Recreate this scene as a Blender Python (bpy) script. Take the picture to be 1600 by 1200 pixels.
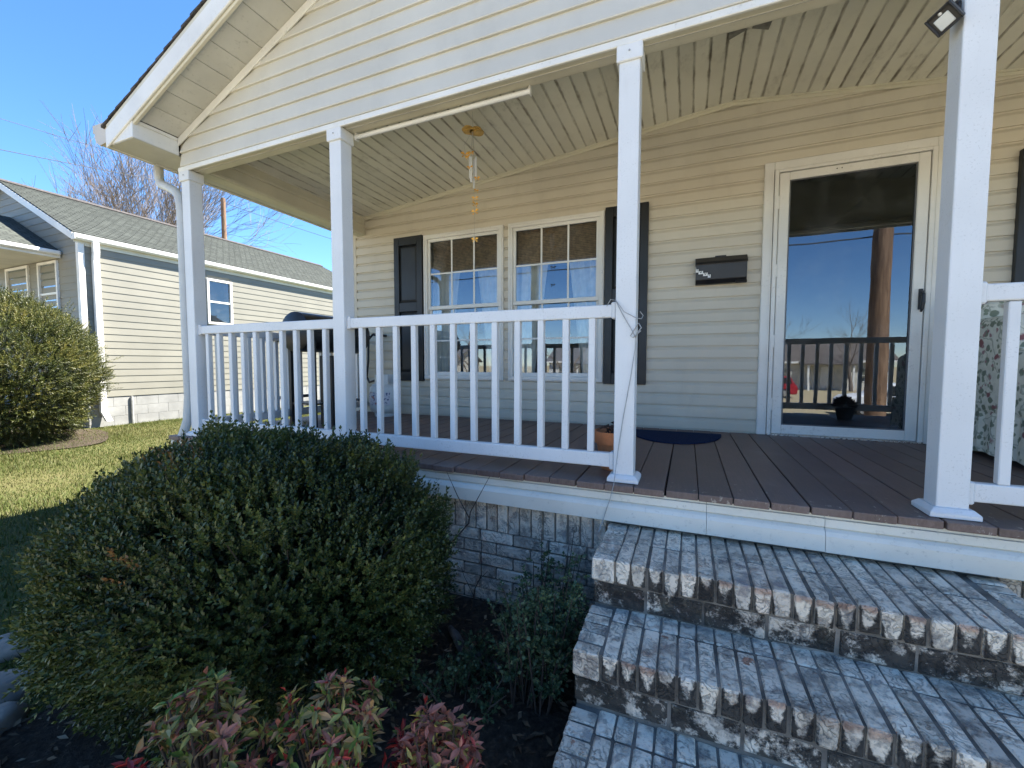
import bpy, bmesh, math, random
import numpy as np
from mathutils import Matrix, Vector, Quaternion

for _o in list(bpy.data.objects):
    bpy.data.objects.remove(_o)
SC = bpy.context.scene
COL = SC.collection
rad = math.radians

# ------------------------------------------------------------------ camera
CAM_POS = Vector((0.0, -2.0445, 0.568))
_y, _p, _r = rad(22.808), rad(-3.1365), rad(0.0808)
_fw = Vector((-math.sin(_y) * math.cos(_p), math.cos(_y) * math.cos(_p), math.sin(_p)))
_rt = Vector((math.cos(_y), math.sin(_y), 0))
_up = _rt.cross(_fw)
_R = math.cos(_r) * _rt + math.sin(_r) * _up
_U = -math.sin(_r) * _rt + math.cos(_r) * _up
cam_data = bpy.data.cameras.new('camera')
cam = bpy.data.objects.new('camera', cam_data)
COL.objects.link(cam)
cam_data.sensor_width = 36.0
cam_data.lens = 654.9 / 1600 * 36.0
cam_data.shift_x = 0.47 / 1600
cam_data.shift_y = 4.34 / 1600
cam_data.clip_start = 0.02
cam_data.clip_end = 2000
cam.matrix_world = Matrix(((_R.x, _U.x, -_fw.x, CAM_POS.x), (_R.y, _U.y, -_fw.y, CAM_POS.y),
                           (_R.z, _U.z, -_fw.z, CAM_POS.z), (0, 0, 0, 1)))
SC.camera = cam

# ------------------------------------------------------------------ sky, sun, exposure
SUN = Vector((0.42, 0.47, 1.0)).normalized()
world = bpy.data.worlds.new('World')
SC.world = world
world.use_nodes = True
_nt = world.node_tree
_bg = _nt.nodes['Background']
_sky = _nt.nodes.new('ShaderNodeTexSky')
_sky.sky_type = 'NISHITA'
_sky.sun_disc = False
_sky.sun_elevation = math.asin(SUN.z)
_sky.sun_rotation = math.atan2(SUN.x, SUN.y)
_sky.altitude = 0
_sky.air_density = 0.8
_sky.dust_density = 0.0
_sky.ozone_density = 4.0
_hsv = _nt.nodes.new('ShaderNodeHueSaturation')      # camera colour: deep saturated blue over the whole sky
_hsv.inputs['Saturation'].default_value = 1.16
_hsv.inputs['Value'].default_value = 1.0
_nt.links.new(_sky.outputs[0], _hsv.inputs['Color'])
_nt.links.new(_hsv.outputs[0], _bg.inputs[0])
_bg.inputs[1].default_value = 0.07
sun_data = bpy.data.lights.new('sun', 'SUN')
sun_data.energy = 4.7
sun_data.angle = rad(0.53)
sun_data.color = (1.0, 0.94, 0.84)
sun = bpy.data.objects.new('sun', sun_data)
COL.objects.link(sun)
sun.rotation_euler = SUN.to_track_quat('Z', 'Y').to_euler()
sun.location = (6, 10, 14)
SC.view_settings.view_transform = 'Standard'
SC.view_settings.look = 'None'
SC.view_settings.gamma = 1.0
SC.view_settings.use_curve_mapping = False
SC.view_settings.exposure = 2.45
SC.cycles.max_bounces = 8
SC.cycles.transparent_max_bounces = 12

rng = random.Random(7)
nrs = np.random.RandomState(11)

# ------------------------------------------------------------------ scene helpers
WM = {}


def add(name, me, parent=None, M=None, **props):
    """link an object by its WORLD matrix (parents are handled through the parent inverse)"""
    o = bpy.data.objects.new(name, me)
    COL.objects.link(o)
    if M is None:
        M = Matrix.Identity(4)
    elif not isinstance(M, Matrix):
        M = Matrix.Translation(M)
    o.matrix_basis = M
    WM[o.name] = M
    if parent is not None:
        o.parent = parent
        o.matrix_parent_inverse = WM[parent.name].inverted()
    for k, v in props.items():
        o[k] = v
    return o


def thing(name, label, cat, loc=(0, 0, 0), group=None, kind=None, me=None, M=None):
    o = add(name, me, None, M if M is not None else Vector(loc))
    o['label'] = label
    o['category'] = cat
    if group:
        o['group'] = group
    if kind:
        o['kind'] = kind
    return o


def TR(loc=(0, 0, 0), rot=(0, 0, 0), scale=(1, 1, 1)):
    from mathutils import Euler
    return Matrix.LocRotScale(Vector(loc), Euler(rot), Vector(scale))


class MB:
    """collects faces, makes one mesh"""

    def __init__(s):
        s.v = []
        s.f = []

    def box(s, x0, x1, y0, y1, z0, z1):
        b = len(s.v)
        s.v += [(x0, y0, z0), (x1, y0, z0), (x1, y1, z0), (x0, y1, z0), (x0, y0, z1), (x1, y0, z1), (x1, y1, z1), (x0, y1, z1)]
        s.f += [tuple(b + i for i in q) for q in ((0, 3, 2, 1), (4, 5, 6, 7), (0, 1, 5, 4), (1, 2, 6, 5), (2, 3, 7, 6), (3, 0, 4, 7))]
        return s

    def quad(s, *pts):
        b = len(s.v)
        s.v += [tuple(p) for p in pts]
        s.f.append(tuple(range(b, b + len(pts))))
        return s

    def extrude(s, prof, fn0, fn1, caps=True):
        """closed profile [(a,b)], fn(a,b)->xyz for both ends"""
        b = len(s.v)
        n = len(prof)
        s.v += [tuple(fn0(*q)) for q in prof] + [tuple(fn1(*q)) for q in prof]
        for i in range(n):
            j = (i + 1) % n
            s.f.append((b + i, b + j, b + n + j, b + n + i))
        if caps:
            s.f.append(tuple(range(b + n - 1, b - 1, -1)))
            s.f.append(tuple(range(b + n, b + 2 * n)))
        return s

    def tube(s, pts, rads, n=8, caps=True):
        pts = [Vector(p) for p in pts]
        if not hasattr(rads, '__len__'):
            rads = [rads] * len(pts)
        t = (pts[1] - pts[0]).normalized()
        a = t.orthogonal().normalized()
        b0 = len(s.v)
        for i, p in enumerate(pts):
            if i == 0:
                d = pts[1] - pts[0]
            elif i == len(pts) - 1:
                d = pts[-1] - pts[-2]
            else:
                d = pts[i + 1] - pts[i - 1]
            d.normalize()
            a = (a - d * a.dot(d))
            a.normalize()
            c = d.cross(a)
            for k in range(n):
                an = 2 * math.pi * k / n
                s.v.append(tuple(p + (a * math.cos(an) + c * math.sin(an)) * rads[i]))
        for i in range(len(pts) - 1):
            for k in range(n):
                k2 = (k + 1) % n
                s.f.append((b0 + i * n + k, b0 + i * n + k2, b0 + (i + 1) * n + k2, b0 + (i + 1) * n + k))
        if caps and n > 2:
            s.f.append(tuple(b0 + k for k in range(n - 1, -1, -1)))
            e = b0 + (len(pts) - 1) * n
            s.f.append(tuple(e + k for k in range(n)))
        return s

    def lathe(s, prof, c=(0, 0, 0), n=20, axis='z'):
        """prof [(r,h)]"""
        b = len(s.v)
        for r, h in prof:
            for k in range(n):
                an = 2 * math.pi * k / n
                u, w = r * math.cos(an), r * math.sin(an)
                if axis == 'z':
                    s.v.append((c[0] + u, c[1] + w, c[2] + h))
                elif axis == 'y':
                    s.v.append((c[0] + u, c[1] + h, c[2] + w))
                else:
                    s.v.append((c[0] + h, c[1] + u, c[2] + w))
        for i in range(len(prof) - 1):
            for k in range(n):
                k2 = (k + 1) % n
                s.f.append((b + i * n + k, b + i * n + k2, b + (i + 1) * n + k2, b + (i + 1) * n + k))
        s.f.append(tuple(b + k for k in range(n)))
        e = b + (len(prof) - 1) * n
        s.f.append(tuple(e + k for k in range(n)))
        return s

    def mesh(s, name, mat=None, smooth=False, bevel=0.0, seg=1, angle=None, sharp=None):
        me = bpy.data.meshes.new(name)
        me.from_pydata(s.v, [], s.f)
        bm = bmesh.new()
        bm.from_mesh(me)
        bmesh.ops.recalc_face_normals(bm, faces=bm.faces)
        if bevel > 0:
            es = [e for e in bm.edges if len(e.link_faces) == 2 and e.calc_face_angle(0) > 0.6]
            bmesh.ops.bevel(bm, geom=es, offset=bevel, segments=seg, affect='EDGES', profile=0.5, clamp_overlap=True)
        bm.to_mesh(me)
        bm.free()
        if mat:
            me.materials.append(mat)
        if smooth:
            me.polygons.foreach_set('use_smooth', [True] * len(me.polygons))
            if sharp:
                me.set_sharp_from_angle(angle=rad(sharp))
        me.update()
        return me


def box_mesh(name, sx, sy, sz, mat, bevel=0.0, seg=1, org=(0.5, 0.5, 0.5)):
    return MB().box(-sx * org[0], sx * (1 - org[0]), -sy * org[1], sy * (1 - org[1]), -sz * org[2], sz * (1 - org[2])).mesh(name, mat, bevel=bevel, seg=seg)


def np_mesh(name, verts, tris, mat, attr=None):
    me = bpy.data.meshes.new(name)
    nv, nt = len(verts), len(tris)
    me.vertices.add(nv)
    me.vertices.foreach_set('co', np.asarray(verts, np.float32).ravel())
    me.loops.add(nt * 3)
    me.loops.foreach_set('vertex_index', np.asarray(tris, np.int32).ravel())
    me.polygons.add(nt)
    me.polygons.foreach_set('loop_start', np.arange(0, nt * 3, 3, dtype=np.int32))
    if attr is not None:
        a = me.attributes.new('rnd', 'FLOAT', 'POINT')
        a.data.foreach_set('value', np.asarray(attr, np.float32))
    me.materials.append(mat)
    me.update(calc_edges=True)
    me.validate()
    return me


# ------------------------------------------------------------------ materials
class NT:
    def __init__(s, name):
        s.m = bpy.data.materials.new(name)
        s.m.use_nodes = True
        s.t = s.m.node_tree
        s.b = s.t.nodes['Principled BSDF']
        s.out = s.t.nodes['Material Output']
        s._pos = None

    def n(s, typ, **kw):
        nd = s.t.nodes.new('ShaderNode' + typ)
        for k, v in kw.items():
            setattr(nd, k, v)
        return nd

    def put(s, sock, v):
        if isinstance(v, bpy.types.NodeSocket):
            s.t.links.new(v, sock)
        elif isinstance(v, (tuple, list)) and len(v) == 3 and sock.type == 'RGBA':
            sock.default_value = (*v, 1)
        else:
            sock.default_value = v

    def pos(s):
        if s._pos is None:
            s._pos = s.n('NewGeometry').outputs['Position']
        return s._pos

    def obj(s):
        return s.n('TexCoord').outputs['Object']

    def rnd(s):
        return s.n('ObjectInfo').outputs['Random']

    def math(s, op, a, b=0.0, c=0.0, clamp=False):
        nd = s.n('Math', operation=op, use_clamp=clamp)
        s.put(nd.inputs[0], a)
        s.put(nd.inputs[1], b)
        if op in ('MULTIPLY_ADD', 'SMOOTH_MIN', 'WRAP', 'COMPARE'):
            s.put(nd.inputs[2], c)
        return nd.outputs[0]

    def vmath(s, op, a, b):
        nd = s.n('VectorMath', operation=op)
        s.put(nd.inputs[0], a)
        s.put(nd.inputs[1], b)
        return nd.outputs[0]

    def noise(s, scale, detail=4, rough=0.55, vec=None, dist=0.0):
        nd = s.n('TexNoise')
        s.put(nd.inputs['Vector'], vec if vec is not None else s.pos())
        nd.inputs['Scale'].default_value = scale
        nd.inputs['Detail'].default_value = detail
        nd.inputs['Roughness'].default_value = rough
        nd.inputs['Distortion'].default_value = dist
        return nd.outputs['Fac']

    def ramp(s, fac, stops, interp='LINEAR'):
        nd = s.n('ValToRGB')
        nd.color_ramp.interpolation = interp
        els = nd.color_ramp.elements
        while len(els) > len(stops):
            els.remove(els[-1])
        while len(els) < len(stops):
            els.new(0.5)
        for e, (p, c) in zip(els, stops):
            e.position = p
            e.color = (*c, 1) if hasattr(c, '__len__') else (c, c, c, 1)
        s.put(nd.inputs[0], fac)
        return nd.outputs[0]

    def step(s, v, a, b):
        nd = s.n('MapRange', interpolation_type='SMOOTHSTEP')
        s.put(nd.inputs[0], v)
        nd.inputs[1].default_value = a
        nd.inputs[2].default_value = b
        return nd.outputs[0]

    def mix(s, fac, a, b, mode='MIX'):
        nd = s.n('Mix', data_type='RGBA', blend_type=mode)
        s.put(nd.inputs[0], fac)
        s.put(nd.inputs[6], a)
        s.put(nd.inputs[7], b)
        return nd.outputs[2]

    def scalev(s, v, x, y, z):
        nd = s.n('Mapping')
        s.put(nd.inputs[0], v)
        nd.inputs['Scale'].default_value = (x, y, z)
        return nd.outputs[0]

    def bump(s, h, strength=0.3, dist=0.01):
        nd = s.n('Bump')
        nd.inputs['Strength'].default_value = strength
        nd.inputs['Distance'].default_value = dist
        s.put(nd.inputs['Height'], h)
        s.t.links.new(nd.outputs[0], s.b.inputs['Normal'])
        return nd.outputs[0]

    def done(s, col, rough=0.5, metal=0.0, spec=0.5):
        s.put(s.b.inputs['Base Color'], col)
        s.put(s.b.inputs['Roughness'], rough)
        s.put(s.b.inputs['Metallic'], metal)
        s.b.inputs['Specular IOR Level'].default_value = spec
        return s.m


def plain(name, col, rough=0.5, var=0.12, scale=5, fine=60, bump=0.0, metal=0.0, spec=0.5, objvar=0.0, grime=0.0, grimecol=(0.09, 0.085, 0.07)):
    k = NT(name)
    f = k.noise(scale, 5)
    c0 = tuple(v * (1 - var) for v in col)
    c1 = tuple(min(1, v * (1 + var)) for v in col)
    c = k.mix(k.step(f, 0.3, 0.7), c0, c1)
    if objvar:
        g = k.math('MULTIPLY_ADD', k.rnd(), objvar, 1 - objvar * 0.5)
        hv = k.n('HueSaturation')
        k.put(hv.inputs['Color'], c)
        k.put(hv.inputs['Value'], g)
        c = hv.outputs[0]
    if grime:
        m = k.math('MULTIPLY', k.step(k.noise(fine, 4, 0.65), 0.55, 0.75), k.step(k.noise(scale * 0.7, 3), 0.35, 0.7))
        c = k.mix(k.math('MULTIPLY', m, grime), c, grimecol)
    if bump:
        k.bump(k.noise(fine, 4), bump, 0.004)
    r = k.math('MULTIPLY_ADD', k.noise(scale * 3, 3), 0.25, rough - 0.12)
    return k.done(c, r, metal, spec)


def mat_white_vinyl(name, col=(0.71, 0.715, 0.71)):
    k = NT(name)
    f = k.noise(3.0, 4)
    c = k.mix(k.step(f, 0.3, 0.75), tuple(v * 0.92 for v in col), col)
    # mildew speckles gathering in patches
    sp = k.step(k.noise(120, 3, 0.6), 0.56, 0.68)
    pt = k.step(k.noise(9, 4, 0.6), 0.38, 0.62)
    c = k.mix(k.math('MULTIPLY', k.math('MULTIPLY', sp, pt), 0.34), c, (0.34, 0.34, 0.32))
    st = k.step(k.noise(4, 5, 0.7, vec=k.scalev(k.pos(), 9, 9, 1)), 0.55, 0.8)
    c = k.mix(k.math('MULTIPLY', st, 0.16), c, (0.42, 0.40, 0.34))
    k.bump(k.noise(30, 3), 0.05, 0.004)
    return k.done(c, 0.42, spec=0.45)


def mat_siding(name, col, dirty=0.25, streak=0.25):
    k = NT(name)
    f = k.noise(1.3, 4)
    c = k.mix(k.step(f, 0.3, 0.7), tuple(v * 0.93 for v in col), tuple(v * 1.04 for v in col))
    d = k.step(k.noise(3.2, 6, 0.7, vec=k.scalev(k.pos(), 1, 1, 0.35)), 0.48, 0.8)
    c = k.mix(k.math('MULTIPLY', d, dirty), c, tuple(v * 0.55 for v in col))
    g = k.noise(5, 4, 0.6, vec=k.scalev(k.pos(), 1.5, 1.5, 40))
    c = k.mix(k.math('MULTIPLY', k.step(g, 0.5, 0.8), streak * 0.4), c, tuple(v * 0.7 for v in col))
    # embossed wood grain running along the board
    k.bump(k.noise(14, 5, 0.6, vec=k.scalev(k.pos(), 1, 1, 14)), 0.10, 0.003)
    hv = k.n('HueSaturation')
    k.put(hv.inputs['Color'], c)
    k.put(hv.inputs['Value'], k.math('MULTIPLY_ADD', k.rnd(), 0.07, 0.965))
    return k.done(hv.outputs[0], k.math('MULTIPLY_ADD', f, 0.2, 0.42), spec=0.35)


def mat_ceiling(name, col):
    k = NT(name)
    o = k.n('SeparateXYZ')
    k.put(o.inputs[0], k.obj())
    ax = k.math('ABSOLUTE', o.outputs[0])
    nz = k.noise(5, 5, 0.65, vec=k.scalev(k.pos(), 4, 1, 1))
    nz2 = k.noise(1.6, 3)
    # mildew along the grooves, thicker in places
    edge = k.step(k.math('ADD', ax, k.math('MULTIPLY', nz, 0.040)), 0.056, 0.070)
    blot = k.math('MULTIPLY', k.step(k.noise(6, 6, 0.7, vec=k.scalev(k.pos(), 2, 1, 1)), 0.48, 0.78), 0.6)
    amt = k.math('ADD', k.math('MULTIPLY', edge, k.math('MULTIPLY_ADD', k.step(k.noise(2.6, 4, 0.65), 0.3, 0.7), 0.95, 0.05)), k.math('MULTIPLY', blot, k.step(nz2, 0.4, 0.7)), clamp=True)
    c = k.mix(k.step(k.noise(2.2, 4), 0.3, 0.7), tuple(v * 0.9 for v in col), col)
    c = k.mix(k.math('MULTIPLY', amt, 0.85), c, (0.12, 0.098, 0.062))
    hv = k.n('HueSaturation')
    k.put(hv.inputs['Color'], c)
    k.put(hv.inputs['Value'], k.math('MULTIPLY_ADD', k.rnd(), 0.14, 0.93))
    return k.done(hv.outputs[0], 0.5, spec=0.3)


def mat_deck(name):
    k = NT(name)
    r = k.rnd()
    v = k.vmath('ADD', k.pos(), k.n('ObjectInfo').outputs['Location'])
    g = k.noise(6, 6, 0.65, vec=k.scalev(v, 14, 1.2, 6))
    c = k.mix(k.step(g, 0.3, 0.75), (0.125, 0.082, 0.067), (0.19, 0.128, 0.106))
    wear = k.step(k.noise(3.0, 5, 0.6), 0.45, 0.8)
    c = k.mix(k.math('MULTIPLY', wear, 0.5), c, (0.23, 0.175, 0.15))
    hv = k.n('HueSaturation')
    k.put(hv.inputs['Color'], c)
    k.put(hv.inputs['Value'], k.math('MULTIPLY_ADD', r, 0.3, 0.85))
    c = hv.outputs[0]
    # paint flaked off near the front ends
    sp = k.n('SeparateXYZ')
    k.put(sp.inputs[0], k.pos())
    near = k.step(sp.outputs[1], 0.55, -0.06)
    side = k.step(sp.outputs[0], -0.35, 0.05)
    fl = k.noise(24, 6, 0.7, vec=k.scalev(k.pos(), 1.6, 0.8, 1))
    fl = k.step(k.math('ADD', fl, k.math('MULTIPLY', near, 0.10)), 0.70, 0.735)
    fl = k.math('MULTIPLY', fl, k.math('MULTIPLY', near, side))
    c = k.mix(fl, c, (0.36, 0.30, 0.24))
    k.bump(k.math('SUBTRACT', g, k.math('MULTIPLY', fl, 0.6)), 0.35, 0.003)
    return k.done(c, k.math('MULTIPLY_ADD', g, 0.25, 0.38), spec=0.4)


def mat_brick(name, stain=0.0, nosing=False, tread=False):
    k = NT(name)
    inf = k.n('ObjectInfo')
    r = inf.outputs['Random']
    v = k.pos()
    base = k.ramp(r, [(0.0, (0.42, 0.35, 0.29)), (0.2, (0.32, 0.285, 0.265)), (0.4, (0.52, 0.43, 0.35)), (0.58, (0.30, 0.25, 0.225)),
                      (0.76, (0.52, 0.35, 0.26)), (0.88, (0.33, 0.31, 0.315)), (1.0, (0.58, 0.50, 0.41))])
    # old whitewash, worn through in flakes
    wn = k.noise(17, 8, 0.72, vec=v)
    wash = k.step(wn, 0.32, 0.52)
    thick = k.math('MULTIPLY_ADD', k.math('FRACT', k.math('MULTIPLY', r, 9.7)), 0.30, 0.68)
    c = k.mix(k.math('MULTIPLY', wash, thick), base, (0.90, 0.755, 0.575) if tread else (0.90, 0.765, 0.60))
    # carved looking swirls in the brick face
    sw = k.n('TexWave', wave_type='BANDS', bands_direction='DIAGONAL')
    k.put(sw.inputs['Vector'], k.vmath('ADD', v, k.vmath('MULTIPLY', inf.outputs['Location'], (3.1, 5.3, 7.7))))
    sw.inputs['Scale'].default_value = 15
    sw.inputs['Distortion'].default_value = 22
    sw.inputs['Detail'].default_value = 3.5
    sw.inputs['Detail Scale'].default_value = 1.3
    groove = k.step(sw.outputs['Fac'], 0.30, 0.03)
    gm = k.math('MULTIPLY', groove, k.step(k.noise(8, 3), 0.38, 0.58))
    c = k.mix(k.math('MULTIPLY', gm, 0.42), c, (0.14, 0.12, 0.10))
    fleck = k.step(k.noise(120, 3, 0.6, vec=v), 0.58, 0.70)
    c = k.mix(k.math('MULTIPLY', fleck, 0.4), c, (0.11, 0.10, 0.085))
    # grey lichen film
    lich = k.step(k.noise(5, 6, 0.7, vec=v), 0.45, 0.75)
    c = k.mix(k.math('MULTIPLY', lich, 0.28), c, (0.38, 0.33, 0.28))
    # the odd red clay patch where the skin has gone
    red = k.math('MULTIPLY', k.step(k.noise(19, 4, 0.6, vec=v), 0.64, 0.70), k.step(k.math('FRACT', k.math('MULTIPLY', r, 4.3)), 0.6, 0.8))
    c = k.mix(k.math('MULTIPLY', red, 0.8), c, (0.42, 0.17, 0.09))
    h = k.math('SUBTRACT', k.math('MULTIPLY', wash, 0.7), k.math('MULTIPLY', gm, 0.9))
    if tread:
        # broad soot coloured weathering that follows no brick
        st = k.step(k.noise(3.2, 7, 0.75, vec=k.scalev(v, 1.0, 1.5, 1.0)), 0.56, 0.74)
        c = k.mix(k.math('MULTIPLY', st, 0.62), c, (0.15, 0.13, 0.11))
    if stain:
        st = k.step(k.noise(11, 7, 0.75, vec=v), 0.68 - stain * 0.36, 0.74 - stain * 0.30)
        c = k.mix(k.math('MULTIPLY', st, 0.94), c, (0.034, 0.030, 0.026))
        gr = k.math('MULTIPLY', k.step(k.noise(16, 4), 0.5, 0.75), 0.3)
        c = k.mix(gr, c, (0.13, 0.12, 0.07))
        crust = k.step(k.noise(46, 4, 0.7, vec=v), 0.64, 0.70)
        c = k.mix(k.math('MULTIPLY', crust, 0.55), c, (0.55, 0.50, 0.43))
    if nosing:
        o = k.n('SeparateXYZ')
        k.put(o.inputs[0], k.obj())
        ax = k.math('MULTIPLY', k.math('ABSOLUTE', o.outputs[0]), 1 / 0.0258)
        dz = k.math('MULTIPLY', o.outputs[2], -1 / 0.088)
        nz = k.noise(30, 5, 0.7, vec=v)
        q = k.math('ADD', k.math('ADD', k.math('MULTIPLY', k.math('POWER', ax, 2.2), 0.58), k.math('MULTIPLY', dz, 0.60)), k.math('MULTIPLY', nz, 1.0))
        bias = k.math('MULTIPLY_ADD', k.math('FRACT', k.math('MULTIPLY', r, 7.31)), 0.55, -0.25)
        q = k.math('ADD', q, k.math('ADD', bias, k.math('MULTIPLY', k.noise(2.0, 3), 0.75)))
        front = k.step(o.outputs[1], -0.198, -0.204)
        st = k.math('MULTIPLY', k.step(q, 1.30, 1.52), front)
        c = k.mix(k.math('MULTIPLY', st, 0.95), c, (0.030, 0.027, 0.024))
        # rubbed clay edge along the nosing of some bricks
        edge = k.math('MULTIPLY', k.step(k.math('ADD', dz, k.math('MULTIPLY', nz, 0.6)), 0.60, 0.40), front)
        pick = k.step(k.math('ADD', k.math('FRACT', k.math('MULTIPLY', r, 3.77)), k.math('MULTIPLY', nz, 0.5)), 0.80, 1.0)
        c = k.mix(k.math('MULTIPLY', k.math('MULTIPLY', edge, pick), k.math('SUBTRACT', 0.7, k.math('MULTIPLY', st, 0.7))), c, (0.42, 0.22, 0.14))
    hv = k.n('HueSaturation')
    k.put(hv.inputs['Color'], c)
    k.put(hv.inputs['Value'], k.math('MULTIPLY_ADD', k.math('FRACT', k.math('MULTIPLY', r, 5.17)), 0.45, 0.80))
    k.bump(k.math('ADD', h, k.math('MULTIPLY', k.noise(70, 5, 0.65), 0.6)), 1.0, 0.008)
    return k.done(hv.outputs[0], 0.85, spec=0.25)


def mat_glass(name, refl=0.3, tint=(0.75, 0.8, 0.78)):
    k = NT(name)
    t = k.t
    g = k.n('BsdfGlossy')
    g.inputs['Roughness'].default_value = 0.0
    g.inputs['Color'].default_value = (0.80, 0.88, 1.0, 1)
    tr = k.n('BsdfTransparent')
    tr.inputs['Color'].default_value = (*tint, 1)
    lw = k.n('Fresnel')
    lw.inputs['IOR'].default_value = 1.52
    fac = k.math('MULTIPLY_ADD', lw.outputs[0], 1.3, refl - 0.05, clamp=True)
    # faint smears of old grease and rain on the pane
    df = k.n('BsdfDiffuse')
    df.inputs['Color'].default_value = (0.55, 0.58, 0.6, 1)
    sm = k.math('MULTIPLY', k.step(k.noise(5, 6, 0.7), 0.45, 0.8), 0.085)
    mx = k.n('MixShader')
    k.put(mx.inputs[0], fac)
    t.links.new(tr.outputs[0], mx.inputs[1])
    t.links.new(g.outputs[0], mx.inputs[2])
    m2 = k.n('MixShader')
    k.put(m2.inputs[0], sm)
    t.links.new(mx.outputs[0], m2.inputs[1])
    t.links.new(df.outputs[0], m2.inputs[2])
    # slight waviness of the pane
    bp = k.n('Bump')
    bp.inputs['Strength'].default_value = 0.02
    bp.inputs['Distance'].default_value = 0.02
    k.put(bp.inputs['Height'], k.noise(3.0, 1))
    t.links.new(bp.outputs[0], g.inputs['Normal'])
    t.links.new(m2.outputs[0], k.out.inputs['Surface'])
    return k.m


def mat_leaf(name, stops, rough=0.45, trans=0.25, spec=0.4, objcol=False):
    k = NT(name)
    if objcol:
        inf = k.n('ObjectInfo')
        c = inf.outputs['Color']
        hv = k.n('HueSaturation')
        k.put(hv.inputs['Color'], c)
        k.put(hv.inputs['Value'], k.math('MULTIPLY_ADD', k.noise(60, 3), 0.7, 0.65))
        c = hv.outputs[0]
        o = k.n('SeparateXYZ')
        k.put(o.inputs[0], k.obj())
        vein = k.step(k.math('ABSOLUTE', o.outputs[1]), 0.0012, 0.0002)
        c = k.mix(k.math('MULTIPLY', vein, 0.35), c, (0.30, 0.26, 0.13))
    else:
        a = k.n('Attribute', attribute_name='rnd')
        c = k.ramp(a.outputs['Fac'], stops)
        hv = k.n('HueSaturation')
        k.put(hv.inputs['Color'], c)
        k.put(hv.inputs['Value'], k.math('MULTIPLY_ADD', k.noise(2.2, 3), 0.8, 0.6))
        c = hv.outputs[0]
    k.done(c, rough, spec=spec)
    if trans:
        tl = k.n('BsdfTranslucent')
        k.put(tl.inputs[0], c)
        mx = k.n('MixShader')
        mx.inputs[0].default_value = trans
        k.t.links.new(k.b.outputs[0], mx.inputs[1])
        k.t.links.new(tl.outputs[0], mx.inputs[2])
        k.t.links.new(mx.outputs[0], k.out.inputs['Surface'])
    return k.m


def mat_bark(name, c0, c1, scale=30, stretch=5):
    k = NT(name)
    f = k.noise(scale, 5, 0.65, vec=k.scalev(k.pos(), 1, 1, 1.0 / stretch))
    c = k.mix(k.step(f, 0.3, 0.7), c0, c1)
    k.bump(f, 0.5, 0.02)
    return k.done(c, 0.85, spec=0.2)


def mat_ground(name):
    k = NT(name)
    a = k.noise(0.55, 5, 0.6)
    b = k.noise(30, 4, 0.7)
    c = k.mix(k.step(a, 0.35, 0.65), (0.055, 0.075, 0.018), (0.09, 0.088, 0.032))
    c = k.mix(k.math('MULTIPLY', k.step(b, 0.4, 0.7), 0.7), c, (0.11, 0.09, 0.05))
    # dormant straw towards the street, its colour paled to bounce sunlight onto the porch
    sp = k.n('SeparateXYZ')
    k.put(sp.inputs[0], k.pos())
    straw = k.mix(k.step(b, 0.3, 0.7), (0.28, 0.23, 0.14), (0.40, 0.34, 0.22))
    c = k.mix(k.step(k.math('ADD', sp.outputs[1], k.math('MULTIPLY', a, 1.0)), -1.8, -3.0), c, straw)
    k.bump(b, 0.6, 0.02)
    return k.done(c, 0.95, spec=0.1)


def mat_soil(name):
    k = NT(name)
    f = k.noise(40, 7, 0.75)
    c = k.ramp(f, [(0.3, (0.022, 0.018, 0.014)), (0.55, (0.07, 0.053, 0.04)), (0.75, (0.15, 0.115, 0.085))])
    k.bump(f, 1.0, 0.03)
    return k.done(c, 0.95, spec=0.15)


def mat_shingle(name, c0, c1):
    k = NT(name)
    br = k.n('TexBrick')
    u = k.n('UVMap')
    k.put(br.inputs['Vector'], u.outputs[0])
    br.offset = 0.5
    br.inputs['Color1'].default_value = (*c0, 1)
    br.inputs['Color2'].default_value = (*c1, 1)
    br.inputs['Mortar'].default_value = tuple(v * 0.45 for v in c0) + (1,)
    br.inputs['Scale'].default_value = 1.0
    br.inputs['Mortar Size'].default_value = 0.012
    br.inputs['Brick Width'].default_value = 0.17
    br.inputs['Row Height'].default_value = 0.14
    br.inputs['Bias'].default_value = 0.0
    f = k.noise(6, 5, 0.7)
    c = k.mix(k.math('MULTIPLY', k.step(f, 0.35, 0.7), 0.5), br.outputs['Color'], tuple(v * 0.62 for v in c0))
    c = k.mix(k.math('MULTIPLY', k.step(k.noise(160, 2), 0.5, 0.7), 0.4), c, tuple(min(1, v * 1.5) for v in c1))
    k.bump(k.math('ADD', br.outputs['Fac'], k.math('MULTIPLY', k.noise(120, 2), 0.3)), -0.6, 0.01)
    return k.done(c, 0.9, spec=0.2)


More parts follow.
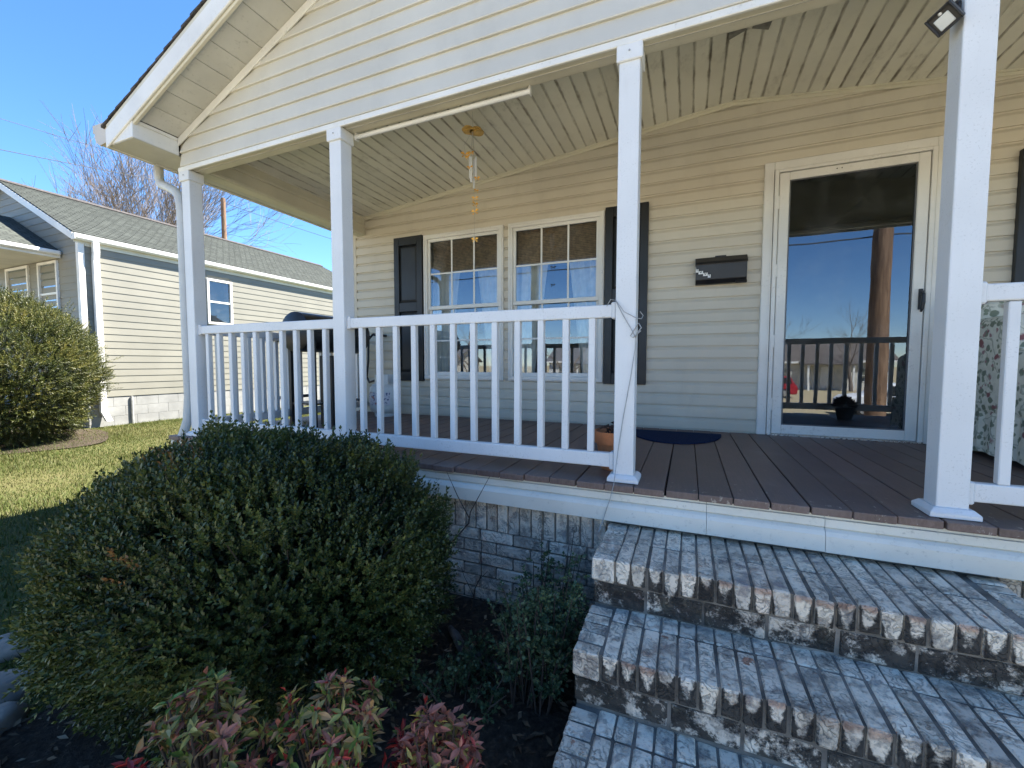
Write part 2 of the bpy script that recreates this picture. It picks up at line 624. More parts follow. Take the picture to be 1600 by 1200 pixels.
def mat_floral(name):
    k = NT(name)
    v = k.pos()

    wob = k.n('TexNoise')
    k.put(wob.inputs['Vector'], v)
    wob.inputs['Scale'].default_value = 26
    wob.inputs['Detail'].default_value = 3
    v = k.vmath('ADD', v, k.scalev(wob.outputs['Color'], 0.035, 0.035, 0.035))

    def spots(scale, seed, rad0, rad1):
        vo = k.n('TexVoronoi', feature='F1')
        k.put(vo.inputs['Vector'], k.vmath('ADD', v, (seed, seed * 1.7, seed * 0.3)))
        vo.inputs['Scale'].default_value = scale
        vo.inputs['Randomness'].default_value = 1.0
        sel = k.n('SeparateColor')
        k.put(sel.inputs[0], vo.outputs['Color'])
        return k.step(vo.outputs['Distance'], rad1, rad0), sel.outputs[0]
    c = k.mix(k.step(k.noise(30, 4), 0.35, 0.65), (0.62, 0.60, 0.50), (0.70, 0.68, 0.57))
    vine = k.n('TexWave')
    k.put(vine.inputs['Vector'], v)
    vine.inputs['Scale'].default_value = 5
    vine.inputs['Distortion'].default_value = 18
    vine.inputs['Detail'].default_value = 2
    c = k.mix(k.math('MULTIPLY', k.step(vine.outputs['Fac'], 0.06, 0.01), 0.6), c, (0.22, 0.25, 0.18))
    m, s = spots(16, 1.3, 0.26, 0.38)
    c = k.mix(k.math('MULTIPLY', m, k.step(s, 0.45, 0.5)), c, (0.20, 0.225, 0.165))
    m, s = spots(30, 4.1, 0.28, 0.42)
    c = k.mix(k.math('MULTIPLY', m, k.step(s, 0.55, 0.6)), c, (0.25, 0.28, 0.20))
    m, s = spots(13, 7.7, 0.22, 0.34)
    c = k.mix(k.math('MULTIPLY', m, k.step(s, 0.62, 0.66)), c, (0.27, 0.12, 0.12))
    m, s = spots(24, 9.9, 0.2, 0.36)
    c = k.mix(k.math('MULTIPLY', m, k.step(s, 0.72, 0.76)), c, (0.34, 0.21, 0.20))
    k.bump(k.noise(300, 2), 0.2, 0.002)
    return k.done(c, 0.9, spec=0.1)

# ------------------------------------------------------------------ material library
m_white = mat_white_vinyl('white_vinyl')
m_trim = plain('white_trim', (0.70, 0.69, 0.65), 0.45, 0.07, 2.5, 50, grime=0.35)
m_beige = plain('beige_trim', (0.60, 0.565, 0.45), 0.5, 0.08, 2.5, 40, grime=0.3)
m_fascia = plain('fascia_vinyl', (0.66, 0.64, 0.56), 0.45, 0.08, 2.5, 55, grime=0.4)
m_wall = mat_siding('wall_siding', (0.575, 0.53, 0.435), 0.28)
m_gable = mat_siding('gable_siding', (0.57, 0.55, 0.49), 0.2)
m_ceil = mat_ceiling('ceiling_vinyl', (0.74, 0.72, 0.63))
m_soffit = plain('soffit_vinyl', (0.50, 0.49, 0.445), 0.5, 0.12, 2.2, 35, objvar=0.12, grime=0.35)
m_deck = mat_deck('painted_deck')
m_brick = mat_brick('whitewashed_brick')
m_brick_nose = mat_brick('nosing_brick', nosing=True, tread=True)
m_brick_tread = mat_brick('tread_brick', tread=True)
m_brick_dark = mat_brick('stained_brick', stain=0.75)
m_mortar = plain('mortar', (0.22, 0.195, 0.165), 0.9, 0.3, 8, 90, bump=0.5, grime=0.6)
m_mortar_dark = plain('stained_mortar', (0.17, 0.15, 0.125), 0.9, 0.55, 7, 80, bump=0.7, grime=0.8, grimecol=(0.03, 0.03, 0.03))
m_shutter = plain('shutter_paint', (0.017, 0.019, 0.021), 0.42, 0.25, 3, 40, spec=0.4)
m_black = plain('black_metal', (0.012, 0.012, 0.014), 0.38, 0.3, 6, 50)
m_black_pl = plain('black_plastic', (0.016, 0.016, 0.018), 0.45, 0.25, 6, 60)
m_alu = plain('aluminium', (0.62, 0.63, 0.64), 0.28, 0.1, 20, 60, metal=0.9)
m_wire = plain('grey_wire', (0.33, 0.33, 0.32), 0.45, 0.15, 20, 60)
m_glass_door = mat_glass('door_glass', 0.155)
m_gutter = plain('gutter_paint', (0.52, 0.47, 0.39), 0.45, 0.1, 3, 50, grime=0.3)
m_glass_side = mat_glass('side_window_glass', 0.10, (0.85, 0.87, 0.86))
m_glass_win = mat_glass('window_glass', 0.16, (0.7, 0.75, 0.74))
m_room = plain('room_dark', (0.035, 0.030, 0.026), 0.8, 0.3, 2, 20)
m_curtain = plain('curtain_cloth', (0.78, 0.76, 0.72), 0.9, 0.1, 12, 80)
m_blind = plain('bamboo_blind', (0.42, 0.27, 0.17), 0.7, 0.3, 30, 80)
m_shingle_own = plain('own_shingle', (0.055, 0.048, 0.045), 0.95, 0.4, 18, 90, bump=0.6)
m_grass_ground = mat_ground('lawn_soil')
m_soil = mat_soil('bed_soil')
m_concrete = plain('concrete', (0.46, 0.43, 0.38), 0.9, 0.2, 2, 60, bump=0.3, grime=0.4)
m_asphalt = plain('asphalt', (0.16, 0.155, 0.145), 0.9, 0.25, 1.5, 90, bump=0.4)
m_stone = plain('field_stone', (0.22, 0.19, 0.155), 0.85, 0.3, 6, 50, bump=0.6, grime=0.5)

# ------------------------------------------------------------------ ground
G = -0.76
D = 1.872          # plane of the front wall
POSTW = 0.094
APEX = 0.288
POSTS = (-3.598, -2.1016, -0.3248, 0.8692, 2.584, 4.08)

gm = MB()
n = 40
gm.v = []
xs = [-500, -120, -40] + [-16 + i * 0.8 for i in range(41)] + [40, 120, 500]
ys = [-500, -120, -40, -20] + [-10 + i * 0.8 for i in range(31)] + [40, 120, 500]
for j, y in enumerate(ys):
    for i, x in enumerate(xs):
        near = -14 < x < -4.5 and -4 < y < 9
        z = (G if y > -4.9 else (-2.1 if y < -8 else G + (-2.1 - G) * (-4.9 - y) / 3.1)) + (0.018 * math.sin(x * 1.3 + 0.5) * math.cos(y * 0.9) if near else 0.0)
        gm.v.append((x, y, z))
W_ = len(xs)
gm.f = [(j * W_ + i, j * W_ + i + 1, (j + 1) * W_ + i + 1, (j + 1) * W_ + i) for j in range(len(ys) - 1) for i in range(W_ - 1)]
add('ground', gm.mesh('ground', m_grass_ground, smooth=True), kind='structure')
bed = MB()
bedpts = []
for i in range(60):
    a = 2 * math.pi * i / 60
    cx_, cy_ = -1.25, -0.88
    rx_, ry_ = 0.92, 0.88
    e = 0.42
    bedpts.append((cx_ + rx_ * math.copysign(abs(math.cos(a)) ** e, math.cos(a)) + 0.05 * math.sin(5 * a), cy_ + ry_ * math.copysign(abs(math.sin(a)) ** e, math.sin(a)) + 0.04 * math.sin(7 * a), G + 0.025))
bed.quad(*bedpts)
add('garden_bed', bed.mesh('garden_bed', m_soil), kind='structure')
add('walkway', MB().box(-0.25, 0.95, -5.4, -1.03, G - 0.1, G + 0.03).mesh('walkway', m_concrete, bevel=0.01), kind='structure')
add('sidewalk', MB().box(-60, 60, -8.0, -7.0, -2.3, -1.7).mesh('sidewalk', m_concrete, bevel=0.01), kind='structure')
add('road', MB().box(-200, 200, -17.5, -8.2, -2.4, -2.094).mesh('road', m_asphalt), kind='structure')
add('kerb', MB().box(-200, 200, -8.2, -8.05, -2.4, -1.99).mesh('kerb', m_concrete, bevel=0.015), kind='structure')
add('kerb', MB().box(-200, 200, -17.65, -17.5, -2.4, -1.99).mesh('kerb', m_concrete, bevel=0.015), kind='structure')

# ------------------------------------------------------------------ the house with the porch
house = thing('house', 'beige vinyl sided house with white post porch, brown deck and brick foundation', 'house', (APEX, 4.0, G))


def hp(name, me, M=None, parent=None, **k):
    return add(name, me, parent or house, M, **k)


def zs(x):        # sloped soffit under the rake
    return 2.255 + 0.415 * (3.868 - abs(x - APEX))


def zceil(x):
    return 2.674 - 0.1105 * abs(x - APEX)


# dutch lap siding, one object for each course and stretch
DUTCH = [(0.014, 0.0), (-0.008, 0.0), (-0.0095, 0.003), (-0.0085, 0.066), (-0.003, 0.077), (0.004, 0.086), (0.0065, 0.094), (0.0068, 0.1035), (0.014, 0.1035)]
_strip_cache = {}


def strip_mesh(L, prof, mat, key):
    kk = (round(L, 3), key)
    if kk not in _strip_cache:
        _strip_cache[kk] = MB().extrude(prof, lambda a, b: (0, a, b), lambda a, b: (L, a, b)).mesh('siding_board', mat)
    return _strip_cache[kk]


P0, PITCH = 0.0124, 0.1013
WINS = [(-2.6795, -1.7306, 0.397, 1.954), (-1.677, -0.7263, 0.397, 1.954), (2.36, 3.31, 0.397, 1.954)]
DOOR = (0.5207, 1.623, 0.0, 2.139)
opens = [(a + 0.03, b - 0.03, c + 0.05, d - 0.05) for a, b, c, d in WINS] + [(DOOR[0] + 0.03, DOOR[1] - 0.03, -0.1, DOOR[3] - 0.05)]
for k in range(-1, 27):
    z0 = P0 + k * PITCH
    z1 = z0 + PITCH
    cuts = sorted((a, b) for a, b, c, d in opens if z0 < d and z1 > c)
    x = -3.665
    segs = []
    for a, b in cuts:
        segs.append((x, a))
        x = b
    segs.append((x, 4.24))
    for a, b in segs:
        zj = z0 + rng.uniform(-0.0008, 0.0008)
        if b - a > 2.4:                            # lap seam, staggered from course pair to course pair
            cut = a + (b - a) * (0.25 + 0.5 * ((k // 2) * 0.37 % 1.0))
            cut = round(cut, 2)
            hp('siding_board', strip_mesh(cut - a, DUTCH, m_wall, 'wall'), (a, D, zj))
            hp('siding_board', strip_mesh(b - cut + 0.02, DUTCH, m_wall, 'wall'), (cut - 0.02, D - 0.0014, zj + 0.0004))
        else:
            hp('siding_board', strip_mesh(b - a, DUTCH, m_wall, 'wall'), (a, D, zj))
# corner trim and base of the wall
hp('corner_trim', MB().box(-3.705, -3.63, D - 0.012, D + 0.06, -0.05, 2.3).mesh('corner_trim', m_wall, bevel=0.003))
hp('corner_trim', MB().box(4.23, 4.30, D - 0.012, D + 0.06, -0.05, 2.3).mesh('corner_trim', m_wall, bevel=0.003))
# side wall courses (left flank), same profile turned
for k in range(-3, 24):
    z0 = P0 + k * PITCH
    hp('siding_board', strip_mesh(7.8, DUTCH, m_wall, 'wall'), TR((-3.70, D + 7.86, z0), (0, 0, -math.pi / 2)))
hp('rear_shell', MB().box(-3.66, 4.24, D + 7.7, D + 7.85, G, 2.6).box(4.18, 4.25, D + 0.05, D + 7.7, G, 2.6).box(-3.68, -3.62, D + 0.05, D + 7.7, G, 2.3).mesh('rear_shell', m_wall))
# dark rooms behind the panes
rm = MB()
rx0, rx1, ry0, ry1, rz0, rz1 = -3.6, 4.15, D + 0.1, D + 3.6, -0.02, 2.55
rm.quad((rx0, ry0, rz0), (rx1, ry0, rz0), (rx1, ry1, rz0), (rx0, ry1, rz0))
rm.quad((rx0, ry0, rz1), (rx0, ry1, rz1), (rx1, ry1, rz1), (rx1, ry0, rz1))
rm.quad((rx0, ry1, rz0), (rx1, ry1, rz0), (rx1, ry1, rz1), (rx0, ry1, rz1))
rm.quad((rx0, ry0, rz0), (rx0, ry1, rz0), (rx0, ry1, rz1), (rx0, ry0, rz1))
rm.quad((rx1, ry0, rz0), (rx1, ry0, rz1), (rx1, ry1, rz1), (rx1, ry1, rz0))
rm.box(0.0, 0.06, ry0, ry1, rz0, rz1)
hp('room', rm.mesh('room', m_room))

# ceiling boards, each one laid from the beam to the wall
cb = MB()
hw = 0.0495
cprof = [(-hw, 0.0), (-hw, 0.012), (hw + 0.004, 0.012), (hw + 0.004, 0.0045), (hw - 0.004, 0.0045), (hw - 0.006, 0.0), (-hw + 0.002, 0.0)]
cprof = [(-hw, 0.006), (-hw, 0.014), (hw, 0.014), (hw, 0.006), (hw - 0.005, 0.006), (hw - 0.008, 0.0), (-hw + 0.008, 0.0), (-hw + 0.005, 0.006)]
ceil_me = MB().extrude(cprof, lambda a, b: (a, 0.10, b), lambda a, b: (a, D - 0.004, b)).mesh('ceiling_board', m_ceil)
sl = math.atan(0.1105)
step = 0.0995 * math.cos(sl)
for i in range(41):
    for sgn in (-1, 1):
        x = APEX + sgn * (step * (i + 0.5))
        if x < -3.56 or x > 4.12:
            continue
        hp('ceiling_board', ceil_me, TR((x, 0, zceil(x) + rng.uniform(-0.0008, 0.0008)), (0, sl if sgn > 0 else -sl, 0)))
# unseen lid added above the boards so no sky leaks through their joints
hp('sky_lid', MB().quad((-3.6, 0.02, 2.30), (APEX, 0.02, 2.72), (APEX, D + 7, 2.72), (-3.6, D + 7, 2.30)).quad((APEX, 0.02, 2.72), (4.2, 0.02, 2.30), (4.2, D + 7, 2.30), (APEX, D + 7, 2.72)).mesh('sky_lid', m_room))
# trim where the ceiling meets the wall
for sgn, xe in ((-1, -3.58), (1, 4.15)):
    prof = [(0.0, -0.034), (-0.012, -0.034), (-0.014, -0.014), (-0.022, -0.012), (-0.022, 0.006), (0.0, 0.006)]
    hp('ceiling_trim', MB().extrude(prof, lambda a, b: (APEX, D - 0.005 + a, zceil(APEX) + b), lambda a, b: (xe, D - 0.005 + a, zceil(xe) + b)).mesh('ceiling_trim', m_beige))

# front beam: wrapped box with trim lines
BZ = 2.03
hp('front_beam', MB().box(-3.60, 4.18, 0.006, 0.098, BZ, 2.75).mesh('front_beam', m_beige))
hp('beam_trim', MB().box(-3.612, 4.19, -0.012, 0.004, BZ - 0.012, BZ + 0.022).mesh('beam_trim', m_trim, bevel=0.003))
hp('beam_trim', MB().box(-3.50, 4.10, 0.099, 0.124, BZ + 0.008, BZ + 0.04).mesh('beam_trim', m_beige, bevel=0.004))
hp('beam_trim', MB().box(-3.50, 4.10, 0.099, 0.110, BZ + 0.060, BZ + 0.075).mesh('beam_trim', m_beige, bevel=0.003))
hp('beam_liner', MB().box(-3.59, 4.17, 0.045, 0.050, BZ - 0.004, BZ + 0.001).mesh('beam_liner', m_soffit))
# side beam with the eave soffit outside it
for sx, xo, xi in ((1, -3.60, -3.50), (-1, 4.18, 4.08)):
    a, b = min(xo, xi), max(xo, xi)
    hp('side_beam', MB().box(a, b, 0.10, D + 0.02, BZ + 0.02, 2.45).mesh('side_beam', m_beige))
    xx = -3.498 if sx > 0 else 4.078
    hp('side_beam_trim', MB().box(min(xx, xx + sx * 0.014), max(xx, xx + sx * 0.014), 0.126, D - 0.02, 2.17, 2.20).box(min(xx, xx + sx * 0.02), max(xx, xx + sx * 0.02), 0.126, D - 0.02, BZ + 0.022, BZ + 0.05).mesh('side_beam_trim', m_beige, bevel=0.003))
hp('soffit_eave', MB().box(-3.885, -3.602, -0.285, D + 7.8, 2.135, 2.142).mesh('soffit_eave', m_soffit))
hp('soffit_eave', MB().box(4.182, 4.46, -0.285, D + 7.8, 2.135, 2.142).mesh('soffit_eave', m_soffit))

# gable boards: one object for each course, ends cut to the rake
GP = [(0.010, 0.0), (-0.016, 0.0), (-0.0185, 0.005), (-0.002, 0.1035), (0.010, 0.1035)]
gz = 2.052
gi = 0
while gz < 3.75:
    def ends(z):
        hwid = 3.868 - (z - 2.225) / 0.415
        return min(hwid, 3.862)
    e0, e1 = ends(gz), ends(gz + 0.1)
    if e0 < 0.15:
        break
    e1 = max(e1, 0.02)
    zb = gz
    pr = [(a, b) for a, b in GP]
    fl = lambda a, b: (APEX - (e0 + (e1 - e0) * b / 0.1), a, zb + b)
    fr = lambda a, b: (APEX + (e0 + (e1 - e0) * b / 0.1), a, zb + b)
    hp('siding_board', MB().extrude(pr, fl, fr).mesh('siding_board', m_gable))
    gz += 0.1005
    gi += 1

# rake: soffit boards, fascia, shingle edge
RK = -0.30
for sgn in (-1, 1):
    X = lambda d: APEX + sgn * d                  # d = distance from the ridge
    # soffit panels run from the wall to the fascia, laid side by side up the slope
    d = 3.868 + 0.30
    pw = 0.155
    while d > 0.2:
        d0, d1 = d, max(d - pw + 0.006, 0.02)
        if d0 < 3.868 + 0.02:
            z0_, z1_ = zs(X(d0)) + 0.004, zs(X(d1)) + 0.004
            prof = [(d0, z0_), (d1, z1_), (d1, z1_ + 0.012), (d0, z0_ + 0.012)]
            hp('soffit_board', MB().extrude(prof, lambda a, b: (X(a), RK + 0.012, b), lambda a, b: (X(a), 0.004, b)).mesh('soffit_board', m_soffit))
        d -= pw
    de = 4.182

    def rake_board(name, lo, hi, y0, y1, mat, dlow=de, bev=0.004):
        def zl(dd):
            return 2.255 + 0.415 * (3.868 - dd)
        prof = [(dlow, zl(dlow) + lo), (0.0, zl(0) + lo), (0.0, zl(0) + hi), (dlow, zl(dlow) + hi)]
        return hp(name, MB().extrude(prof, lambda a, b: (X(a), y0, b), lambda a, b: (X(a), y1, b)).mesh(name, mat, bevel=bev))
    rake_board('rake_fascia', -0.012, 0.118, RK - 0.016, RK, m_trim)
    rake_board('rake_strip', 0.1185, 0.160, RK - 0.006, RK + 0.004, m_beige, 4.19, 0.002)
    rake_board('rake_soffit_trim', -0.030, 0.003, RK + 0.001, RK + 0.022, m_beige, 3.90, 0.003)
    rake_board('rake_wall_trim', -0.052, 0.003, -0.026, -0.0135, m_trim, 3.868, 0.003)
    # roof sheet with shingle courses stepping along the rake
    roof = MB()
    nstep = 44
    for i in range(nstep):
        da = 4.235 - i * (4.235 / nstep)
        db = 4.235 - (i + 1) * (4.235 / nstep) - 0.02
        za = 2.255 + 0.415 * (3.868 - da) + 0.163
        zb_ = 2.255 + 0.415 * (3.868 - max(db, 0)) + 0.163
        jy = RK - 0.011 - rng.uniform(0, 0.007)
        prof = [(da, za), (max(db, 0), zb_), (max(db, 0), zb_ + 0.008), (da, za + 0.019)]
        roof.extrude(prof, lambda a, b: (X(a), jy, b), lambda a, b: (X(a), D + 8.1, b))
    hp('roof', roof.mesh('roof', m_shingle_own))
    # eave return box and fascia of the eave
    xb, xo = X(3.872), X(de)
    hp('eave_return', MB().box(min(xb, xo), max(xb, xo), RK + 0.0015, -0.014, 2.131, 2.134).mesh('eave_return', m_soffit))
    r = MB()
    xi = X(3.868)
    prof = [(3.868, 2.131), (4.176, 2.131), (3.868, 2.131 + 0.104)]
    r.extrude([(3.871, 2.136), (4.15, 2.136), (3.871, 2.252)], lambda a, b: (X(a), RK - 0.004, b), lambda a, b: (X(a), -0.0145, b))
    hp('eave_return_box', r.mesh('eave_return_box', m_trim, bevel=0.002))
    hp('eave_return_trim', MB().extrude([(3.862, 2.236), (3.870, 2.236), (3.870, 2.262), (3.862, 2.258)], lambda a, b: (X(a), RK + 0.024, b), lambda a, b: (X(a), -0.028, b)).mesh('eave_return_trim', m_trim))
    xf = X(4.18)
    hp('eave_fascia', MB().box(min(xf, X(4.19)), max(xf, X(4.19)), RK + 0.002, D + 7.9, 2.128, 2.30).mesh('eave_fascia', m_trim))
    gp = [(4.191, 2.305), (4.191, 2.192), (4.265, 2.182), (4.297, 2.212), (4.305, 2.262), (4.318, 2.266), (4.318, 2.310), (4.311, 2.310), (4.309, 2.275), (4.296, 2.268), (4.286, 2.215), (4.262, 2.190), (4.199, 2.200), (4.199, 2.305)]
    gp = [(4.191 + (a - 4.191) * 1.55, 2.165 + (b - 2.182) * 1.2) for a, b in gp]
    gut = hp('gutter', MB().extrude(gp, lambda a, b: (X(a), RK + 0.01, b), lambda a, b: (X(a), D + 7.9, b)).mesh('gutter', m_gutter))
    cap = [(4.191, 2.305), (4.191, 2.190), (4.266, 2.180), (4.299, 2.210), (4.307, 2.260), (4.320, 2.265), (4.320, 2.312)]
    cap = [(4.191 + (a - 4.191) * 1.55, 2.165 + (b - 2.182) * 1.2) for a, b in cap]
    hp('end_cap', MB().extrude(cap, lambda a, b: (X(a), RK + 0.004, b), lambda a, b: (X(a), RK + 0.0095, b)).mesh('end_cap', m_gutter), parent=gut)
    # downspout: elbow under the eave, offset back to the post, then down
    if sgn < 0:
        ds = MB()
        path = [(-3.99, 0.06, 2.17), (-3.99, 0.06, 2.07), (-3.955, 0.055, 2.01), (-3.80, 0.04, 1.945), (-3.72, 0.03, 1.905), (-3.66, 0.02, 1.85), (-3.636, 0.015, 1.75), (-3.636, 0.015, 0.30), (-3.645, 0.005, 0.12), (-3.685, -0.02, -0.02), (-3.685, -0.02, -0.55), (-3.72, -0.07, -0.70)]
        pts = []
        ds.tube(path, 0.033, 10)
        hp('downspout', ds.mesh('downspout', plain('downspout_paint', (0.52, 0.52, 0.49), 0.45, 0.1, 3, 50, grime=0.3), smooth=True))

# ------------------------------------------------------------------ posts
pm = MB().box(0, POSTW, 0, POSTW, 0, 1).mesh('porch_post', m_white, bevel=0.006, seg=2)
pm_l = box_mesh('porch_post', POSTW, POSTW, BZ - 0.004, m_white, bevel=0.005, seg=2, org=(0, 0, 0))
capm = MB()
capm.box(-0.011, POSTW + 0.011, -0.011, POSTW + 0.011, -0.075, 0.0)
cap_me = capm.mesh('cap', m_white, bevel=0.004)
bs = MB()
bs.box(-0.026, POSTW + 0.026, -0.026, POSTW + 0.026, 0.0, 0.018)
bs.extrude([(0.026, 0.0185), (0.017, 0.030)], lambda a, b: (0, 0, 0), lambda a, b: (0, 0, 0), caps=False) if False else None
bsv = len(bs.v)
o1, o2 = 0.026, 0.010
bs.v += [(-o1, -o1, 0.0182), (POSTW + o1, -o1, 0.0182), (POSTW + o1, POSTW + o1, 0.0182), (-o1, POSTW + o1, 0.0182), (-o2, -o2, 0.034), (POSTW + o2, -o2, 0.034), (POSTW + o2, POSTW + o2, 0.034), (-o2, POSTW + o2, 0.034)]
bs.f += [tuple(bsv + i for i in q) for q in ((0, 3, 2, 1), (4, 5, 6, 7), (0, 1, 5, 4), (1, 2, 6, 5), (2, 3, 7, 6), (3, 0, 4, 7))]
base_me = bs.mesh('base_trim', m_white, bevel=0.002)
scr_me = MB().lathe([(0.0001, 0), (0.0045, 0), (0.0045, -0.003), (0.002, -0.004)], n=8, axis='y').mesh('screw', m_wire)
post_labels = ['white corner post beside the downspout', 'white post between the two front railings', 'white post at the left of the step opening with a wire hanging on it', 'white post at the right of the step opening with the floodlight', 'white post right of the open bay', 'white far corner post']
for i, px in enumerate(POSTS):
    p = hp('porch_post', pm_l, (px, 0, 0.001), label=post_labels[i])
    hp('cap', cap_me, (px, 0, BZ - 0.006), parent=p)
    hp('base_trim', base_me, (px, 0, 0.0015), parent=p)
    hp('screw', scr_me, (px + POSTW / 2, -0.011, BZ - 0.04), parent=p)

# ------------------------------------------------------------------ railings
RT, RTB, RBT, RB = 0.857, 0.794, 0.129, 0.058
bal_me = MB().box(-0.0165, 0.0165, -0.0165, 0.0165, RBT + 0.0005, RTB - 0.0005).mesh('baluster', m_white, bevel=0.003)


def railing(name_label, p0, p1, n, first=None, pitch=None):
    """p0,p1: plan points where the rails meet the posts"""
    a, b = Vector((p0[0], p0[1], 0)), Vector((p1[0], p1[1], 0))
    L = (b - a).length
    ang = math.atan2(b.y - a.y, b.x - a.x)
    M = TR(a, (0, 0, ang))
    e = add('railing', None, house, M)
    e['label'] = name_label
    jz = rng.uniform(-0.002, 0.002)
    add('top_rail', MB().box(0.001, L - 0.001, -0.019, 0.019, RTB, RT).mesh('top_rail', m_white, bevel=0.006, seg=2), e, M @ Matrix.Translation((0, 0, jz)))
    add('bottom_rail', MB().box(0.001, L - 0.001, -0.019, 0.019, RB, RBT).mesh('bottom_rail', m_white, bevel=0.006, seg=2), e, M)
    for k in range(n):
        t = (first + k * pitch) if first is not None else L * (k + 0.8) / (n + 0.6)
        add('baluster', bal_me, e, M @ TR((t, 0, 0), (rng.uniform(-.002, .002), rng.uniform(-.003, .003), rng.uniform(-.05, .05))))
    for x0, x1 in ((0.0, 0.024), (L - 0.024, L)):
        for z0, z1 in ((RTB - 0.008, RT + 0.010), (RB - 0.010, RBT + 0.006)):
            add('bracket', MB().box(x0, x1, -0.027, 0.027, z0, z1).mesh('bracket', m_white, bevel=0.006), e, M)
    return e


ry = 0.047
railing('white railing between the corner post and the next post', (POSTS[0] + POSTW, ry), (POSTS[1], ry), 10, -3.419 - (POSTS[0] + POSTW), 0.1338)
railing('white railing in front of the twin windows', (POSTS[1] + POSTW, ry), (POSTS[2], ry), 12, -1.905 - (POSTS[1] + POSTW), 0.13265)
railing('white railing right of the door in front of the flowered armchair', (POSTS[3] + POSTW, ry), (POSTS[4], ry), 12, 1.068 - (POSTS[3] + POSTW), 0.1325)
railing('white railing at the left end of the porch', (POSTS[0] + 0.047, POSTW), (POSTS[0] + 0.047, D - 0.004), 13)
railing('white railing at the far right of the porch', (POSTS[4] + POSTW, ry), (POSTS[5], ry), 10)

# ------------------------------------------------------------------ deck and its fascia
deck = add('deck', None, house, Vector((APEX, 0.9, 0)))
db_w = 0.1368
dm = []
for v_ in range(4):
    mb_ = MB()
    ln = D + 0.062 + (0, 0.004, -0.004, 0.002)[v_]
    mb_.box(-db_w / 2 + 0.0022, db_w / 2 - 0.0022, -ln, 0.0, -0.032, 0.0)
    dm.append(mb_.mesh('deck_board', m_deck, bevel=0.004, seg=2))
x = -0.0831 + db_w / 2 - 27 * db_w
while x < 4.30:
    add('deck_board', dm[rng.randrange(4)], deck, TR((x, D - 0.002, rng.uniform(-0.0016, 0.0)), (0, rng.uniform(-.006, .006), rng.uniform(-.001, .001))))
    x += db_w
add('joist_frame', MB().box(-3.68, 4.22, -0.03, D, -0.14, -0.036).mesh('joist_frame', m_soil), deck)
FP = [(-0.028, -0.036), (-0.034, -0.034), (-0.036, -0.047), (-0.046, -0.049), (-0.047, -0.080), (-0.038, -0.084), (-0.046, -0.088), (-0.056, -0.096), (-0.064, -0.112), (-0.065, -0.176), (-0.054, -0.181), (-0.028, -0.181)]
fx = [-3.735, -1.72, 0.0885, 0.5175, 2.34, 4.29]
for a, b in zip(fx[:-1], fx[1:]):
    add('fascia_board', MB().extrude(FP, lambda p, q: (a + 0.0008, p, q), lambda p, q: (b - 0.0008, p, q)).mesh('fascia_board', m_fascia), deck, TR((0, rng.uniform(-0.0015, 0.0015), rng.uniform(-0.001, 0.001))))
add('end_fascia', MB().box(-3.77, -3.738, -0.055, D, -0.18, -0.034).mesh('end_fascia', m_fascia, bevel=0.004), deck)
add('corner_board', MB().box(-3.725, -3.64, -0.020, 0.0, G, -0.182).mesh('corner_board', m_fascia, bevel=0.003), deck)

# ------------------------------------------------------------------ bricks


def brick_mesh(sx, sy, sz, mat, seed, jit=0.0016, bev=0.0035):
    r_ = random.Random(seed)
    bm = bmesh.new()
    bmesh.ops.create_cube(bm, size=1.0, matrix=Matrix.Diagonal((sx, sy, sz, 1)))
    bmesh.ops.bevel(bm, geom=list(bm.edges), offset=bev, segments=1, affect='EDGES', profile=0.5)
    for v in bm.verts:
        v.co += Vector((r_.uniform(-jit, jit), r_.uniform(-jit, jit), r_.uniform(-jit, jit)))
    me = bpy.data.meshes.new('brick')
    bm.to_mesh(me)
    bm.free()
    me.materials.append(mat)
    return me


found = add('foundation', MB().box(-3.62, 4.18, -0.006, 0.10, G - 0.05, -0.14).box(-3.62, -3.50, 0.10, D, G - 0.05, -0.14).mesh('foundation', m_mortar), house)
sold = [brick_mesh(0.0565, 0.05, 0.176, m_brick, 100 + i) for i in range(5)]
stre = [brick_mesh(0.190, 0.05, 0.0565, m_brick, 200 + i) for i in range(5)]
half = [brick_mesh(0.091, 0.05, 0.0565, m_brick, 300 + i) for i in range(3)]
SP = 0.0655
k = 0
x = -0.414 + SP / 2
xs_ = []
while x > -3.60:
    xs_.append(x)
    x -= SP
xs_ += [1.075 + SP * i for i in range(9)]
for x in xs_:
    add('brick', sold[rng.randrange(5)], found, TR((x, 0.006 + rng.uniform(-0.003, 0.003), -0.2545), (rng.uniform(-.01, .01), rng.uniform(-.012, .012), rng.uniform(-.02, .02))))
CP = 0.0668
for c in range(7):
    zc = -0.345 - CP * (c + 0.5)
    off = 0.0 if c % 2 else 0.1
    x1 = -0.345
    for i in range(14):
        cxb = x1 - off - 0.1 - i * 0.2
        if i == 0 and off:
            add('brick', half[c % 3], found, TR((x1 - 0.05, 0.006, zc)))
        if cxb < -2.55:
            break
        add('brick', stre[rng.randrange(5)], found, TR((cxb, 0.006 + rng.uniform(-0.003, 0.003), zc), (rng.uniform(-.02, .02), rng.uniform(-.006, .006), rng.uniform(-.008, .008))))
    for i in range(3):
        add('brick', stre[rng.randrange(5)], found, TR((1.15 + off + i * 0.2, 0.006, zc)))

